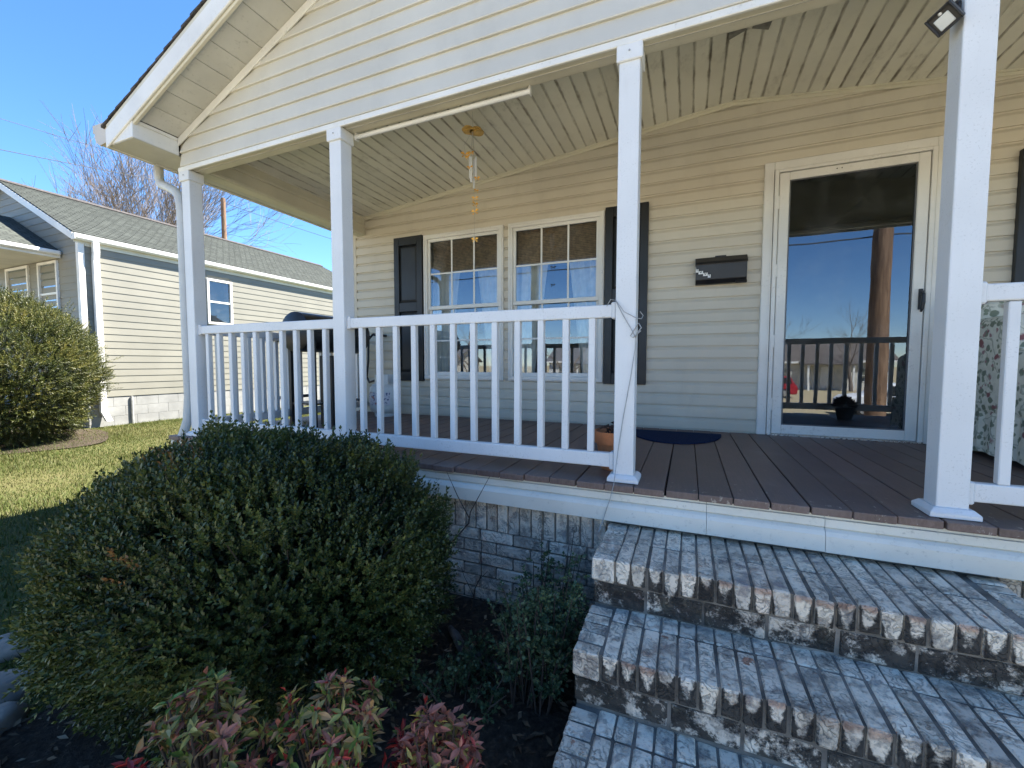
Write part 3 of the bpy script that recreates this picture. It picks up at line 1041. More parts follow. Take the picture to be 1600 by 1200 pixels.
# ------------------------------------------------------------------ brick steps
steps = thing('brick_steps', 'weathered whitewashed brick steps leading up to the porch opening', 'steps', (0.35, -0.5, G))
SX0, SX1 = -0.335, 1.04
BW = 0.0585
treads = [(-0.200, -0.052, -0.430), (-0.385, -0.405, -0.720), (-0.575, -0.695, -1.015)]
nose = [brick_mesh(0.0515, 0.207, 0.088, m_brick_nose, 400 + i, 0.0017, 0.005) for i in range(6)]
backb = [brick_mesh(0.0515, 0.200, 0.088, m_brick_tread, 420 + i, 0.0017, 0.004) for i in range(5)]
backs = [brick_mesh(0.0515, 0.095, 0.088, m_brick_tread, 440 + i, 0.0017, 0.004) for i in range(5)]
bord = [brick_mesh(0.086, 0.0505, 0.088, m_brick_tread, 460 + i, 0.0015, 0.004) for i in range(5)]
cour = [brick_mesh(0.1915, 0.06, 0.084, m_brick_dark, 480 + i, 0.0017, 0.004) for i in range(5)]
for me in nose:                                    # origin of the nosing bricks at their top
    me.transform(Matrix.Translation((0, -0.1035, -0.044)))
for me in backb:
    me.transform(Matrix.Translation((0, 0.1, -0.044)))
for me in backs:
    me.transform(Matrix.Translation((0, 0.0475, -0.044)))
for me in bord:
    me.transform(Matrix.Translation((0, 0, -0.044)))
for t, (zt, yb, yf) in enumerate(treads):
    core = MB().box(SX0 + 0.012, SX1 - 0.012, yf + 0.016, (0.02 if t == 0 else yb + 0.30), (G if t == 2 else treads[t + 1][0] - 0.03), zt - 0.0045)
    add('mortar_core', core.mesh('mortar_core', m_mortar_dark), steps)
    yrow = yf + 0.2135
    x = SX0 + 0.0905 + BW / 2
    while x < SX1 - 0.0905 - BW * 0.4:
        jr = lambda s: rng.uniform(-s, s)
        add('brick', nose[rng.randrange(6)], steps, TR((x + jr(.0012), yrow - 0.003 + jr(.003), zt + jr(.0022)), (jr(.012), jr(.02), jr(.012))))
        if t == 0:
            add('brick', backb[rng.randrange(5)], steps, TR((x + jr(.001), yrow + 0.004 + jr(.002), zt + jr(.002)), (jr(.006), jr(.02), jr(.008))))
        else:
            add('brick', backs[rng.randrange(5)], steps, TR((x + jr(.001), yrow + 0.004 + jr(.002), zt + jr(.002)), (jr(.01), jr(.02), jr(.012))))
        x += BW
    nb = int((yb - yf + (0.03 if t == 0 else 0.0)) / BW + 0.5)
    for sx in (SX0 + 0.0445, SX1 - 0.0445):
        for i in range(nb):
            add('brick', bord[rng.randrange(5)], steps, TR((sx + rng.uniform(-.002, .002), yf + BW * (i + 0.5), zt + rng.uniform(-.002, .002)), (rng.uniform(-.02, .02), rng.uniform(-.01, .01), rng.uniform(-.015, .015))))
    # the course under the nosing
    ncourse = 1 if t < 2 else 1
    x = SX0 + 0.105 - (0.1 if t % 2 else 0)
    while x < SX1:
        xx = min(max(x, SX0 + 0.102), SX1 - 0.102)
        add('brick', cour[rng.randrange(5)], steps, TR((xx, yf + 0.042 + rng.uniform(-.003, .003), zt - 0.0955 - 0.0425), (rng.uniform(-.02, .02), rng.uniform(-.008, .008), rng.uniform(-.01, .01))))
        x += 0.2
    # side courses under the border, left flank
    for i in range(max(1, int((yb - yf) / 0.2))):
        sd = cour[rng.randrange(5)]
        add('brick', sd, steps, TR((SX0 + 0.034, yf + 0.19 + i * 0.2, zt - 0.0955 - 0.0425), (0, 0, math.pi / 2)))
    if t == 2:
        for i in range(7):
            add('brick', cour[rng.randrange(5)], steps, TR((SX0 + 0.105 + 0.195 * i, yf + 0.042, zt - 0.0955 - 0.0425 - 0.092)))

# ------------------------------------------------------------------ windows
def window(L, R, z0, z1, label):
    e = add('window', None, house, Vector(((L + R) / 2, D, z0)))
    e['label'] = label
    yF = D - 0.032
    c = MB()
    w = 0.046
    c.box(L, R, yF, D + 0.03, z1 - w, z1).box(L, R, yF, D + 0.03, z0, z0 + w).box(L, L + w, yF, D + 0.03, z0 + w, z1 - w).box(R - w, R, yF, D + 0.03, z0 + w, z1 - w)
    add('casing', c.mesh('casing', m_trim, bevel=0.004), e)
    c2 = MB()
    a, b, p, q = L + 0.012, R - 0.012, z0 + 0.012, z1 - 0.012
    c2.box(a, b, yF - 0.008, yF - 0.0005, q - 0.012, q).box(a, b, yF - 0.008, yF - 0.0005, p, p + 0.012).box(a, a + 0.012, yF - 0.008, yF - 0.0005, p + 0.012, q - 0.012).box(b - 0.012, b, yF - 0.008, yF - 0.0005, p + 0.012, q - 0.012)
    add('casing_bead', c2.mesh('casing_bead', m_trim, bevel=0.002), e)
    iL, iR, i0, i1 = L + w, R - w, z0 + w, z1 - w
    mid = 1.165
    for (s0, s1, yo, nm, lower) in ((mid - 0.012, i1, D - 0.012, 'upper_sash', 0), (i0, mid + 0.02, D + 0.014, 'lower_sash', 1)):
        sw = 0.030
        s = MB()
        s.box(iL, iR, yo, yo + 0.024, s1 - sw, s1).box(iL, iR, yo, yo + 0.024, s0, s0 + sw + 0.008).box(iL, iL + sw, yo, yo + 0.024, s0 + sw + 0.008, s1 - sw).box(iR - sw, iR, yo, yo + 0.024, s0 + sw + 0.008, s1 - sw)
        so = add(nm, s.mesh(nm, m_trim, bevel=0.003), e)
        gL, gR, g0, g1 = iL + sw, iR - sw, s0 + sw + 0.008, s1 - sw
        zm = (g0 + g1) / 2
        for k in (1, 2):
            xm = gL + (gR - gL) * k / 3
            add('muntin', MB().box(xm - 0.0085, xm + 0.0085, yo + 0.008, yo + 0.013, g0, g1).mesh('muntin', m_trim), e)
        add('muntin', MB().box(gL, gR, yo + 0.0078, yo + 0.0132, zm - 0.0085, zm + 0.0085).mesh('muntin', m_trim), e)
        # panes, one for each light
        for r_ in range(2):
            for k in range(3):
                xa, xb = gL + (gR - gL) * k / 3 + 0.0085 * (k > 0), gL + (gR - gL) * (k + 1) / 3 - 0.0085 * (k < 2)
                za, zb = (g0, zm - 0.0085) if r_ == 0 else (zm + 0.0085, g1)
                add('pane', MB().quad((xa, yo + 0.0105, za), (xb, yo + 0.0105, za), (xb, yo + 0.0105, zb), (xa, yo + 0.0105, zb)).mesh('pane', m_glass_win), e)
    # woven shade half way down inside
    bl = MB()
    zt = i1 - 0.01
    while zt > 1.56:
        bl.box(iL + 0.01, iR - 0.01, D + 0.085, D + 0.090, zt - 0.013, zt)
        zt -= 0.0165
    add('blind', bl.mesh('blind', m_blind), e)
    for sgn in (0, 1):
        cu = MB()
        pr = []
        x0 = iL - 0.02 if sgn == 0 else iR + 0.02
        dr = 1 if sgn == 0 else -1
        nseg = 22
        top, bot = [], []
        for k in range(nseg + 1):
            t = k / nseg
            wv = 0.016 * math.sin(t * 20)
            wt, wb = 0.34 * t, 0.20 * t
            top.append((x0 + dr * wt, D + 0.115 + wv, 1.56))
            bot.append((x0 + dr * wb, D + 0.115 + wv, i0))
        for k in range(nseg):
            cu.quad(bot[k], bot[k + 1], top[k + 1], top[k])
        add('curtain', cu.mesh('curtain', m_curtain, smooth=True), e)
    return e


window(*WINS[0], 'left double hung window beside the left shutter')
window(*WINS[1], 'right double hung window behind the white post')
window(*WINS[2], 'double hung window at the right end of the porch')


def shutter(L, R, z0, z1, label):
    y0 = D - 0.042
    m = MB()
    st = 0.068
    zmid = 1.195
    m.box(L, L + st, y0, D - 0.004, z0, z1).box(R - st, R, y0, D - 0.004, z0, z1)
    for za, zb in ((z0, z0 + 0.10), (zmid - 0.05, zmid + 0.05), (z1 - 0.09, z1)):
        m.box(L + st, R - st, y0 + 0.0005, D - 0.004, za, zb)
    o = hp('shutter', m.mesh('shutter', m_shutter, bevel=0.003), label=label)
    for za, zb in ((z0 + 0.10, zmid - 0.05), (zmid + 0.05, z1 - 0.09)):
        a, b = L + st, R - st
        p = MB()
        # raised field with sloping border
        i = 0.03
        yb, yt = y0 + 0.024, y0 + 0.010
        outer = [(a, za), (b, za), (b, zb), (a, zb)]
        inner = [(a + i, za + i), (b - i, za + i), (b - i, zb - i), (a + i, zb - i)]
        for k in range(4):
            j = (k + 1) % 4
            p.quad((outer[k][0], yb, outer[k][1]), (outer[j][0], yb, outer[j][1]), (inner[j][0], yt, inner[j][1]), (inner[k][0], yt, inner[k][1]))
        p.quad(*[(q[0], yt, q[1]) for q in inner])
        add('panel', p.mesh('panel', m_shutter), o)
    return o


shutter(-3.065, -2.690, 0.377, 1.962, 'black shutter left of the twin windows')
shutter(-0.717, -0.345, 0.385, 1.972, 'black shutter right of the twin windows, partly behind the post')
shutter(1.976, 2.35, 0.385, 1.972, 'black shutter right of the door')
shutter(3.32, 3.69, 0.385, 1.972, 'black shutter at the far right of the porch')

# ------------------------------------------------------------------ door
dl, dr, dz0, dz1 = 0.6223, 1.5215, 0.015, 2.045
e = add('storm_door', None, house, Vector((1.07, D, 0)))
e['label'] = 'white full view storm door with a black handle'
f = MB()
yF = D - 0.034
f.box(DOOR[0], 0.588, yF, D + 0.05, 0.0, DOOR[3]).box(1.556, DOOR[1], yF, D + 0.05, 0.0, DOOR[3]).box(0.588, 1.556, yF, D + 0.05, 2.075, DOOR[3])
add('door_casing', f.mesh('door_casing', m_trim, bevel=0.005), e)
f = MB()
f.box(0.590, 0.618, yF - 0.012, D + 0.02, 0.002, 2.073).box(1.526, 1.554, yF - 0.012, D + 0.02, 0.002, 2.073).box(0.618, 1.526, yF - 0.012, D + 0.02, 2.050, 2.073)
add('jamb', f.mesh('jamb', m_trim, bevel=0.003), e)
f = MB()
f.box(0.575, 0.583, yF - 0.006, yF + 0.01, 0.002, 2.09)
add('casing_bead', f.mesh('casing_bead', m_trim), e)
yd = D - 0.040
f = MB()
f.box(dl, 0.690, yd, yd + 0.032, dz0, dz1).box(1.455, dr, yd, yd + 0.032, dz0, dz1).box(0.690, 1.455, yd, yd + 0.032, 1.985, dz1).box(0.690, 1.455, yd, yd + 0.032, dz0, 0.088)
add('door_leaf', f.mesh('door_leaf', m_trim, bevel=0.005), e)
f = MB()
f.box(0.690, 0.699, yd + 0.006, yd + 0.02, 0.088, 1.985).box(1.446, 1.455, yd + 0.006, yd + 0.02, 0.088, 1.985).box(0.699, 1.446, yd + 0.006, yd + 0.02, 1.976, 1.985).box(0.699, 1.446, yd + 0.006, yd + 0.02, 0.088, 0.097)
add('glazing_bead', f.mesh('glazing_bead', plain('gasket', (0.10, 0.105, 0.11), 0.6)), e)
add('pane', MB().quad((0.699, yd + 0.016, 0.097), (1.446, yd + 0.016, 0.097), (1.446, yd + 0.016, 1.976), (0.699, yd + 0.016, 1.976)).mesh('pane', m_glass_door), e)
hn = MB()
hn.box(1.488, 1.512, yd - 0.010, yd - 0.0005, 0.955, 1.10).box(1.491, 1.509, yd - 0.034, yd - 0.010, 1.055, 1.085)
hn.tube([(1.500, yd - 0.022, 1.065), (1.500, yd - 0.046, 1.055), (1.499, yd - 0.050, 1.0), (1.496, yd - 0.046, 0.955), (1.492, yd - 0.038, 0.935)], [0.010, 0.012, 0.012, 0.010, 0.006], 8)
add('handle', hn.mesh('handle', m_black_pl, bevel=0.002), e)
for z in (0.25, 0.75, 1.3, 1.82):
    hg = MB()
    hg.lathe([(0.005, -0.05), (0.005, 0.05)], (0.620, yd - 0.004, z), 8)
    hg.box(0.600, 0.619, yF - 0.0145, yF - 0.0125, z - 0.045, z + 0.045)
    add('hinge', hg.mesh('hinge', m_trim), e)
for xq in (0.985, 1.015):
    add('screw_hole', MB().lathe([(0.0001, 0), (0.0045, 0), (0.0045, -0.001)], (xq, yd - 0.0002, 2.018), 8, 'y').mesh('screw_hole', m_black), e)
add('sill', MB().box(0.590, 1.554, D - 0.055, D + 0.06, 0.0012, 0.013).mesh('sill', m_alu, bevel=0.002), e)
# inner door, dark, ajar in the room behind the storm door
add('inner_door', MB().box(0.63, 0.68, D + 0.12, D + 0.95, 0.01, 2.03).mesh('inner_door', m_room, bevel=0.004), e)

# ------------------------------------------------------------------ mailbox with its number
mb = thing('mailbox', 'black metal wall mailbox with stepped white number tags beside the door', 'mailbox', (0.228, D - 0.004, 1.33))
yb = D - 0.004
bx0, bx1 = 0.036, 0.418
m = MB()
prof = [(0.0, 1.228), (-0.050, 1.228), (-0.078, 1.262), (-0.086, 1.385), (0.0, 1.385)]
m.extrude(prof, lambda a, b: (bx0 + 0.004, yb + a, b), lambda a, b: (bx1 - 0.004, yb + a, b))
add('box', m.mesh('box', m_black, bevel=0.003), mb)
m = MB()
prof = [(0.0, 1.451), (-0.03, 1.449), (-0.082, 1.405), (-0.095, 1.382), (-0.091, 1.380), (-0.07, 1.396), (0.0, 1.389)]
m.extrude(prof, lambda a, b: (bx0, yb + a, b), lambda a, b: (bx1, yb + a, b))
m.extrude([(0.0, 1.449), (-0.018, 1.450), (-0.018, 1.462), (0.0, 1.463)], lambda a, b: (0.185, yb + a, b), lambda a, b: (0.268, yb + a, b))
add('lid', m.mesh('lid', m_black, bevel=0.002), mb)
m = MB()
m.extrude([(-0.045, 1.229), (-0.08, 1.25), (-0.105, 1.222), (-0.10, 1.216), (-0.078, 1.238), (-0.048, 1.222)], lambda a, b: (0.335, yb + a, b), lambda a, b: (0.414, yb + a, b))
add('paper_hook', m.mesh('paper_hook', m_black, bevel=0.001), mb)


def text_mesh(body, size, mat, name='digit', depth=0.0006):
    cu = bpy.data.curves.new(name, 'FONT')
    cu.body = body
    cu.size = size
    cu.extrude = depth
    cu.align_x = 'CENTER'
    cu.align_y = 'CENTER'
    to = bpy.data.objects.new(name, cu)
    COL.objects.link(to)
    dg = bpy.context.evaluated_depsgraph_get()
    me = bpy.data.meshes.new_from_object(to.evaluated_get(dg))
    bpy.data.objects.remove(to)
    me.materials.clear()
    me.materials.append(mat)
    return me


m_tag = plain('tag_white', (0.80, 0.80, 0.79), 0.5, 0.04, 30)
for i, (chx, zc_, wd, ch) in enumerate(((0.050, 1.350, 0.020, '1'), (0.078, 1.334, 0.034, '0'), (0.113, 1.318, 0.034, '0'), (0.142, 1.302, 0.021, '1'))):
    yt = yb - 0.0853 + (1.385 - zc_) * 0.0655
    T_ = TR((chx, yt, zc_), (rad(86.2), 0, 0))
    tag_ = add('number_tag', box_mesh('number_tag', wd, 0.054, 0.0012, m_tag, 0.0004), mb, T_)
    dig = add('digit', text_mesh(ch, 0.060, m_black), tag_, T_ @ TR((0, 0, 0.0011), (0, 0, 0), (0.62, 0.95, 1)))

# ------------------------------------------------------------------ floodlight on the right hand post
fl = thing('floodlight', 'square black motion floodlight fixed to the side of the right post', 'floodlight', (0.868, 0.045, 1.83))
_zn = Vector((0.45, 0.72, 0.53)).normalized()
_xn = (Vector((0.92, 0.39, 0)) * 0.75 - Vector((0, 0.05, 1)) * 0.66)
_xn = (_xn - _zn * _xn.dot(_zn)).normalized()
_yn = _zn.cross(_xn)
FX = Matrix(((_xn.x, _yn.x, _zn.x, 0.818), (_xn.y, _yn.y, _zn.y, 0.0), (_xn.z, _yn.z, _zn.z, 1.802), (0, 0, 0, 1))) @ Matrix.Diagonal((0.70, 0.70, 0.70, 1))
h = MB()
h.box(-0.052, 0.052, -0.052, 0.052, -0.012, 0.032)
add('housing', h.mesh('housing', m_black_pl, bevel=0.006, seg=2), fl, FX)
h = MB()
h.box(-0.054, 0.054, 0.044, 0.054, -0.03, -0.0122).box(-0.054, 0.054, -0.054, -0.044, -0.03, -0.0122).box(-0.054, -0.044, -0.044, 0.044, -0.03, -0.0122).box(0.044, 0.054, -0.044, 0.044, -0.03, -0.0122)
add('bezel', h.mesh('bezel', m_black_pl, bevel=0.003), fl, FX)
add('lens', box_mesh('lens', 0.062, 0.062, 0.006, plain('lens_white', (0.62, 0.63, 0.60), 0.35, 0.06, 12), 0.003), fl, FX @ TR((0.008, 0.004, -0.0155)))
add('sensor', MB().lathe([(0.0085, 0), (0.0075, -0.004), (0.004, -0.0075), (0.0005, -0.009)], (-0.034, 0.0, -0.0125), 12).mesh('sensor', m_tag, smooth=True), fl, FX)
add('arm', MB().tube([(0.868, 0.045, 1.85), (0.845, 0.03, 1.85), (0.822, 0.0, 1.835)], [0.014, 0.013, 0.013], 10).mesh('arm', m_black_pl), fl)
add('mount_plate', MB().lathe([(0.0, 0), (0.03, 0), (0.03, -0.008), (0.02, -0.014)], (0.8685, 0.047, 1.85), 16, 'x').mesh('mount_plate', m_black_pl), fl)

# open lamp box in the ceiling
lb = thing('ceiling_lamp_box', 'open metal junction box with a bare lamp socket in the porch ceiling', 'lamp socket', (0.305, 1.0, zceil(0.305)))
zq = zceil(0.305) - 0.004
m = MB()
for sx in (-1, 1):
    m.quad((0.305, 0.93, zq - 0.001), (0.305 + sx * 0.13, 0.95, zq - 0.001 - 0.1105 * 0.13), (0.305 + sx * 0.11, 1.10, zq - 0.001 - 0.1105 * 0.11), (0.305, 1.06, zq - 0.001))
add('plate', m.mesh('plate', plain('dull_zinc', (0.20, 0.20, 0.19), 0.5, 0.3, 20, 60, metal=0.6)), lb)
add('hole', MB().lathe([(0.0, 0), (0.026, 0), (0.026, 0.002)], (0.30, 0.985, zq - 0.009), 14).mesh('hole', m_black), lb)
add('socket', MB().lathe([(0.018, 0.0), (0.020, -0.02), (0.016, -0.034), (0.0, -0.036)], (0.30, 0.995, zq - 0.006), 14).mesh('socket', plain('socket_white', (0.5, 0.48, 0.43), 0.5), smooth=True), lb)

dome = thing('ceiling_lamp', 'round dark dome lamp on the right part of the porch ceiling', 'ceiling lamp', (1.95, 0.95, zceil(1.95)))
add('base', MB().lathe([(0.0, 0.004), (0.10, 0.0), (0.10, -0.03), (0.09, -0.035)], (1.95, 0.95, zceil(1.95)), 24).mesh('base', m_black), dome)
add('shade', MB().lathe([(0.088, -0.034), (0.08, -0.07), (0.05, -0.095), (0.0, -0.103)], (1.95, 0.95, zceil(1.95)), 24).mesh('shade', plain('smoked_shade', (0.16, 0.13, 0.10), 0.3), smooth=True), dome)

# white tube under the beam
rod = thing('shade_tube', 'white roll-up shade tube hung under the porch beam', 'tube', (-1.4, 0.115, BZ))
add('tube', MB().lathe([(0.014, 0.0), (0.014, 1.19)], (-1.99, 0.112, BZ - 0.022), 12, 'x').mesh('tube', m_white, smooth=True, sharp=40), rod)
for xx in (-1.985, -0.806):
    add('end_bracket', MB().box(xx - 0.004, xx + 0.004, 0.100, 0.132, BZ - 0.042, BZ + 0.01).mesh('end_bracket', m_trim, bevel=0.002), rod)

# ------------------------------------------------------------------ wind chime
CX, CY = -1.545, 0.86
ct = zceil(CX)
wc = thing('wind_chime', 'amber and silver wind chime hanging from the porch ceiling', 'wind chime', (CX, CY, ct))
m_amber = plain('amber_acrylic', (0.75, 0.40, 0.05), 0.3, 0.25, 20, 40)
m_amber_d = plain('amber_wood', (0.55, 0.35, 0.10), 0.5, 0.2, 20, 40)
for i, (ox, oy, s_) in enumerate(((-0.035, 0.0, 0.055), (0.025, 0.02, 0.06))):
    b_ = MB()
    for k in range(5):
        b_.lathe([(0.0001, 0.004), (s_ * 0.62, 0.004), (s_ * 0.62, -0.004), (0.0001, -0.004)], (CX + ox + 0.018 * math.cos(k * 1.256), CY + oy + 0.018 * math.sin(k * 1.256), ct - 0.14 - 0.012 * i + 0.004 * k), 12)
    add('canopy', b_.mesh('canopy', m_amber_d), wc)
m_chime = plain('chime_silver', (0.72, 0.76, 0.82), 0.3, 0.05, 20)
cords = MB()
cords.tube([(CX, CY, ct), (CX + 0.004, CY, ct - 0.30)], 0.0012, 4)
for k in range(4):
    cords.tube([(CX, CY, ct - 0.14), (CX + 0.02 * math.cos(k * 1.57), CY + 0.02 * math.sin(k * 1.57), ct - 0.34)], 0.0008, 4)
cords.tube([(CX, CY, ct - 0.14), (CX - 0.07, CY - 0.01, ct - 0.24), (CX - 0.062, CY, ct - 0.30)], 0.0008, 4)
cords.tube([(CX + 0.004, CY, ct - 0.30), (CX + 0.012, CY, ct - 0.78), (CX + 0.014, CY, ct - 0.95)], 0.0009, 4)
add('cord', cords.mesh('cord', m_wire), wc)
for k, (a, ln, dz) in enumerate(((0.3, 0.155, 0.0), (1.7, 0.21, -0.01), (3.2, 0.16, 0.005), (4.7, 0.185, -0.01))):
    add('chime_tube', MB().lathe([(0.008, 0.0), (0.008, -ln)], (CX + 0.024 * math.cos(a), CY + 0.024 * math.sin(a), ct - 0.335 + dz), 10).mesh('chime_tube', m_chime, smooth=True, sharp=40), wc)


def butterfly(c, s, yaw, tilt):
    b_ = MB()
    for sg in (-1, 1):
        for (l, w_, up) in ((1.0, 0.55, 0.35), (0.75, 0.45, -0.35)):
            pts = [(0, 0, 0), (sg * s * l * 0.4, 0.0, s * (up + w_ * 0.5)), (sg * s * l, 0.002, s * (up + w_ * 0.2)), (sg * s * l * 0.8, 0.0, s * (up - w_ * 0.4))]
            b_.quad(*[tuple(p) for p in pts])
            b_.quad(*[(p[0], p[1] + 0.0025, p[2]) for p in reversed(pts)])
    me = b_.mesh('charm', m_amber)
    return add('charm', me, wc, TR(c, (tilt, 0, yaw)))


for c_, s_, yw, tl in (((CX - 0.066, CY, ct - 0.305), 0.034, 0.5, 0.3), ((CX - 0.046, CY, ct - 0.33), 0.026, -0.3, 0.5), ((CX + 0.002, CY - 0.03, ct - 0.32), 0.024, 0.2, 1.0), ((CX - 0.006, CY - 0.03, ct - 0.425), 0.024, 0.1, 1.1),
                       ((CX + 0.036, CY, ct - 0.50), 0.024, 0.3, 0.5), ((CX + 0.03, CY, ct - 0.59), 0.02, 1.0, 0.2), ((CX + 0.018, CY, ct - 0.645), 0.028, 0.2, 0.1), ((CX + 0.02, CY, ct - 0.69), 0.030, 1.2, 0.2), ((CX + 0.016, CY, ct - 0.745), 0.036, -0.2, 0.1), ((CX + 0.014, CY, ct - 0.955), 0.030, 0.1, 0.2)):
    butterfly(c_, s_, yw, tl)

# ------------------------------------------------------------------ things on the deck
pot = thing('flower_pot', 'terracotta flower pot with a withered plant beside the step post', 'flower pot', (-0.36, 0.24, 0.001))
m_terra = plain('terracotta', (0.50, 0.185, 0.075), 0.75, 0.2, 9, 60, bump=0.2, grime=0.4)
pc = (-0.36, 0.25, 0.001)
add('pot', MB().lathe([(0.068, 0.0), (0.094, 0.135), (0.096, 0.142), (0.104, 0.143), (0.108, 0.17), (0.112, 0.206), (0.104, 0.208), (0.098, 0.17), (0.0, 0.165)], pc, 28).mesh('pot', m_terra, smooth=True, sharp=35), pot)
add('soil', MB().lathe([(0.099, 0.178), (0.05, 0.184), (0.0, 0.186)], pc, 16).mesh('soil', m_soil), pot)
dp = MB()
rr = random.Random(5)
for i in range(26):
    a, l = rr.uniform(0, 6.28), rr.uniform(0.03, 0.085)
    p0_ = Vector((pc[0] + 0.02 * math.cos(a), pc[1] + 0.02 * math.sin(a), 0.175))
    p1_ = p0_ + Vector((math.cos(a) * l * 0.5, math.sin(a) * l * 0.5, l * 0.9))
    dp.tube([p0_, p1_], [0.003, 0.002], 4)
    sd = Vector((-math.sin(a), math.cos(a), 0)) * 0.016
    tip = p1_ + Vector((math.cos(a) * 0.04, math.sin(a) * 0.04, -0.02))
    dp.quad(p1_, p1_ * 0.5 + tip * 0.5 + sd, tip, p1_ * 0.5 + tip * 0.5 - sd)
add('withered_leaves', dp.mesh('withered_leaves', plain('dead_leaf', (0.05, 0.026, 0.02), 0.8, 0.4, 30)), pot)

mt = thing('door_mat', 'dark blue half round mat lying on the deck by the wall', 'mat', (-0.05, 1.50, 0.001))
pts = []
for i in range(25):
    a = math.pi + math.pi * i / 24
    pts.append((-0.09 + 0.345 * math.cos(a), 1.665 + 0.54 * math.sin(a)))
m = MB()
m.extrude([(p[0], p[1]) for p in pts], lambda a, b: (a, b, 0.0012), lambda a, b: (a, b, 0.010))
k_ = NT('mat_fibre')
k_.bump(k_.noise(260, 3), 0.8, 0.006)
m_matf = k_.done(k_.mix(k_.step(k_.noise(150, 3), 0.35, 0.65), (0.006, 0.014, 0.045), (0.018, 0.033, 0.085)), 0.95, spec=0.1)
add('pile', m.mesh('pile', m_matf, bevel=0.002), mt)

grill = thing('barrel_grill', 'black barrel charcoal grill behind the left front railing', 'grill', (-3.1, 0.95, 0.001))
gx, gy = -3.17, 0.98
gm_ = MB()
# horizontal drum lying along Y
R_ = 0.175
zc = 0.845
gm_.lathe([(0.0, -0.40), (R_ * 0.75, -0.395), (R_, -0.37), (R_, 0.37), (R_ * 0.75, 0.395), (0.0, 0.40)], (gx, gy, zc), 28, 'y')
add('drum', gm_.mesh('drum', m_black, smooth=True, sharp=35), grill)
add('lid_seam', MB().box(gx - R_ - 0.006, gx + R_ + 0.006, gy - 0.385, gy + 0.385, zc - 0.012, zc + 0.004).mesh('lid_seam', m_black, bevel=0.002), grill)
add('lid_handle', MB().tube([(gx + R_ - 0.02, gy - 0.12, zc + 0.07), (gx + R_ + 0.04, gy - 0.12, zc + 0.075), (gx + R_ + 0.04, gy + 0.12, zc + 0.075), (gx + R_ - 0.02, gy + 0.12, zc + 0.07)], 0.009, 8).mesh('lid_handle', m_alu), grill)
for sx, sy in ((-1, -1), (1, -1), (-1, 1), (1, 1)):
    add('leg', MB().box(gx + sx * 0.14 - 0.016, gx + sx * 0.14 + 0.016, gy + sy * 0.30 - 0.016, gy + sy * 0.30 + 0.016, 0.001, zc - 0.08).mesh('leg', m_black, bevel=0.003), grill)
add('lower_shelf', MB().box(gx - 0.16, gx + 0.16, gy - 0.31, gy + 0.31, 0.20, 0.215).mesh('lower_shelf', m_black), grill)
add('side_shelf', MB().box(gx - 0.55, gx - R_ - 0.012, gy - 0.30, gy + 0.24, 0.775, 0.80).mesh('side_shelf', plain('shelf_grey', (0.16, 0.17, 0.18), 0.5), bevel=0.003), grill)
add('side_shelf_leg', MB().box(gx - 0.50, gx - 0.465, gy - 0.27, gy - 0.235, 0.001, 0.774).box(gx - 0.50, gx - 0.465, gy - 0.234, gy + 0.20, 0.22, 0.25).mesh('side_shelf_leg', m_black), grill)
add('fire_box', MB().box(gx + 0.05, gx + 0.20, gy - 0.16, gy + 0.10, 0.002, 0.64).mesh('fire_box', m_black, bevel=0.006), grill)

tank = thing('propane_tank', 'white propane tank standing on the deck by the wall', 'gas tank', (-3.05, 1.60, 0.001))
tc = (-3.03, 1.60, 0.001)
m_tank = plain('tank_white', (0.62, 0.66, 0.66), 0.4, 0.08, 8, 40, grime=0.3)
add('body', MB().lathe([(0.10, 0.0), (0.105, 0.03), (0.10, 0.035), (0.135, 0.06), (0.152, 0.10), (0.155, 0.14), (0.155, 0.27), (0.148, 0.31), (0.12, 0.345), (0.05, 0.362), (0.0, 0.365)], tc, 28).mesh('body', m_tank, smooth=True, sharp=50), tank)
for a0 in (0.5, 3.64):
    co = MB()
    for i in range(9):
        a, b = a0 + 0.24 * i, a0 + 0.24 * (i + 1)
        co.quad((tc[0] + 0.10 * math.cos(a), tc[1] + 0.10 * math.sin(a), 0.35), (tc[0] + 0.10 * math.cos(b), tc[1] + 0.10 * math.sin(b), 0.35), (tc[0] + 0.097 * math.cos(b), tc[1] + 0.097 * math.sin(b), 0.45), (tc[0] + 0.097 * math.cos(a), tc[1] + 0.097 * math.sin(a), 0.45))
    add('collar', co.mesh('collar', m_tank), tank)
add('valve', MB().lathe([(0.02, 0.36), (0.02, 0.40), (0.03, 0.405), (0.03, 0.425), (0.0, 0.428)], tc, 12).mesh('valve', m_alu), tank)
k_ = NT('tank_label')
bkt = k_.n('TexBrick')
k_.put(bkt.inputs['Vector'], k_.scalev(k_.pos(), 1, 1, 1))
lab = k_.mix(k_.step(k_.noise(38, 2), 0.56, 0.6), (0.60, 0.60, 0.66), (0.10, 0.13, 0.24))
m_lab = k_.done(k_.mix(k_.step(k_.noise(15, 1), 0.62, 0.64), lab, (0.45, 0.22, 0.2)), 0.5)
lbm = MB()
for i in range(10):
    a, b = -2.5 + 0.2 * i, -2.5 + 0.2 * (i + 1)
    lbm.quad((tc[0] + 0.1565 * math.cos(a), tc[1] + 0.1565 * math.sin(a), 0.13), (tc[0] + 0.1565 * math.cos(b), tc[1] + 0.1565 * math.sin(b), 0.13), (tc[0] + 0.1565 * math.cos(b), tc[1] + 0.1565 * math.sin(b), 0.265), (tc[0] + 0.1565 * math.cos(a), tc[1] + 0.1565 * math.sin(a), 0.265))
add('label_print', lbm.mesh('label_print', m_lab), tank)
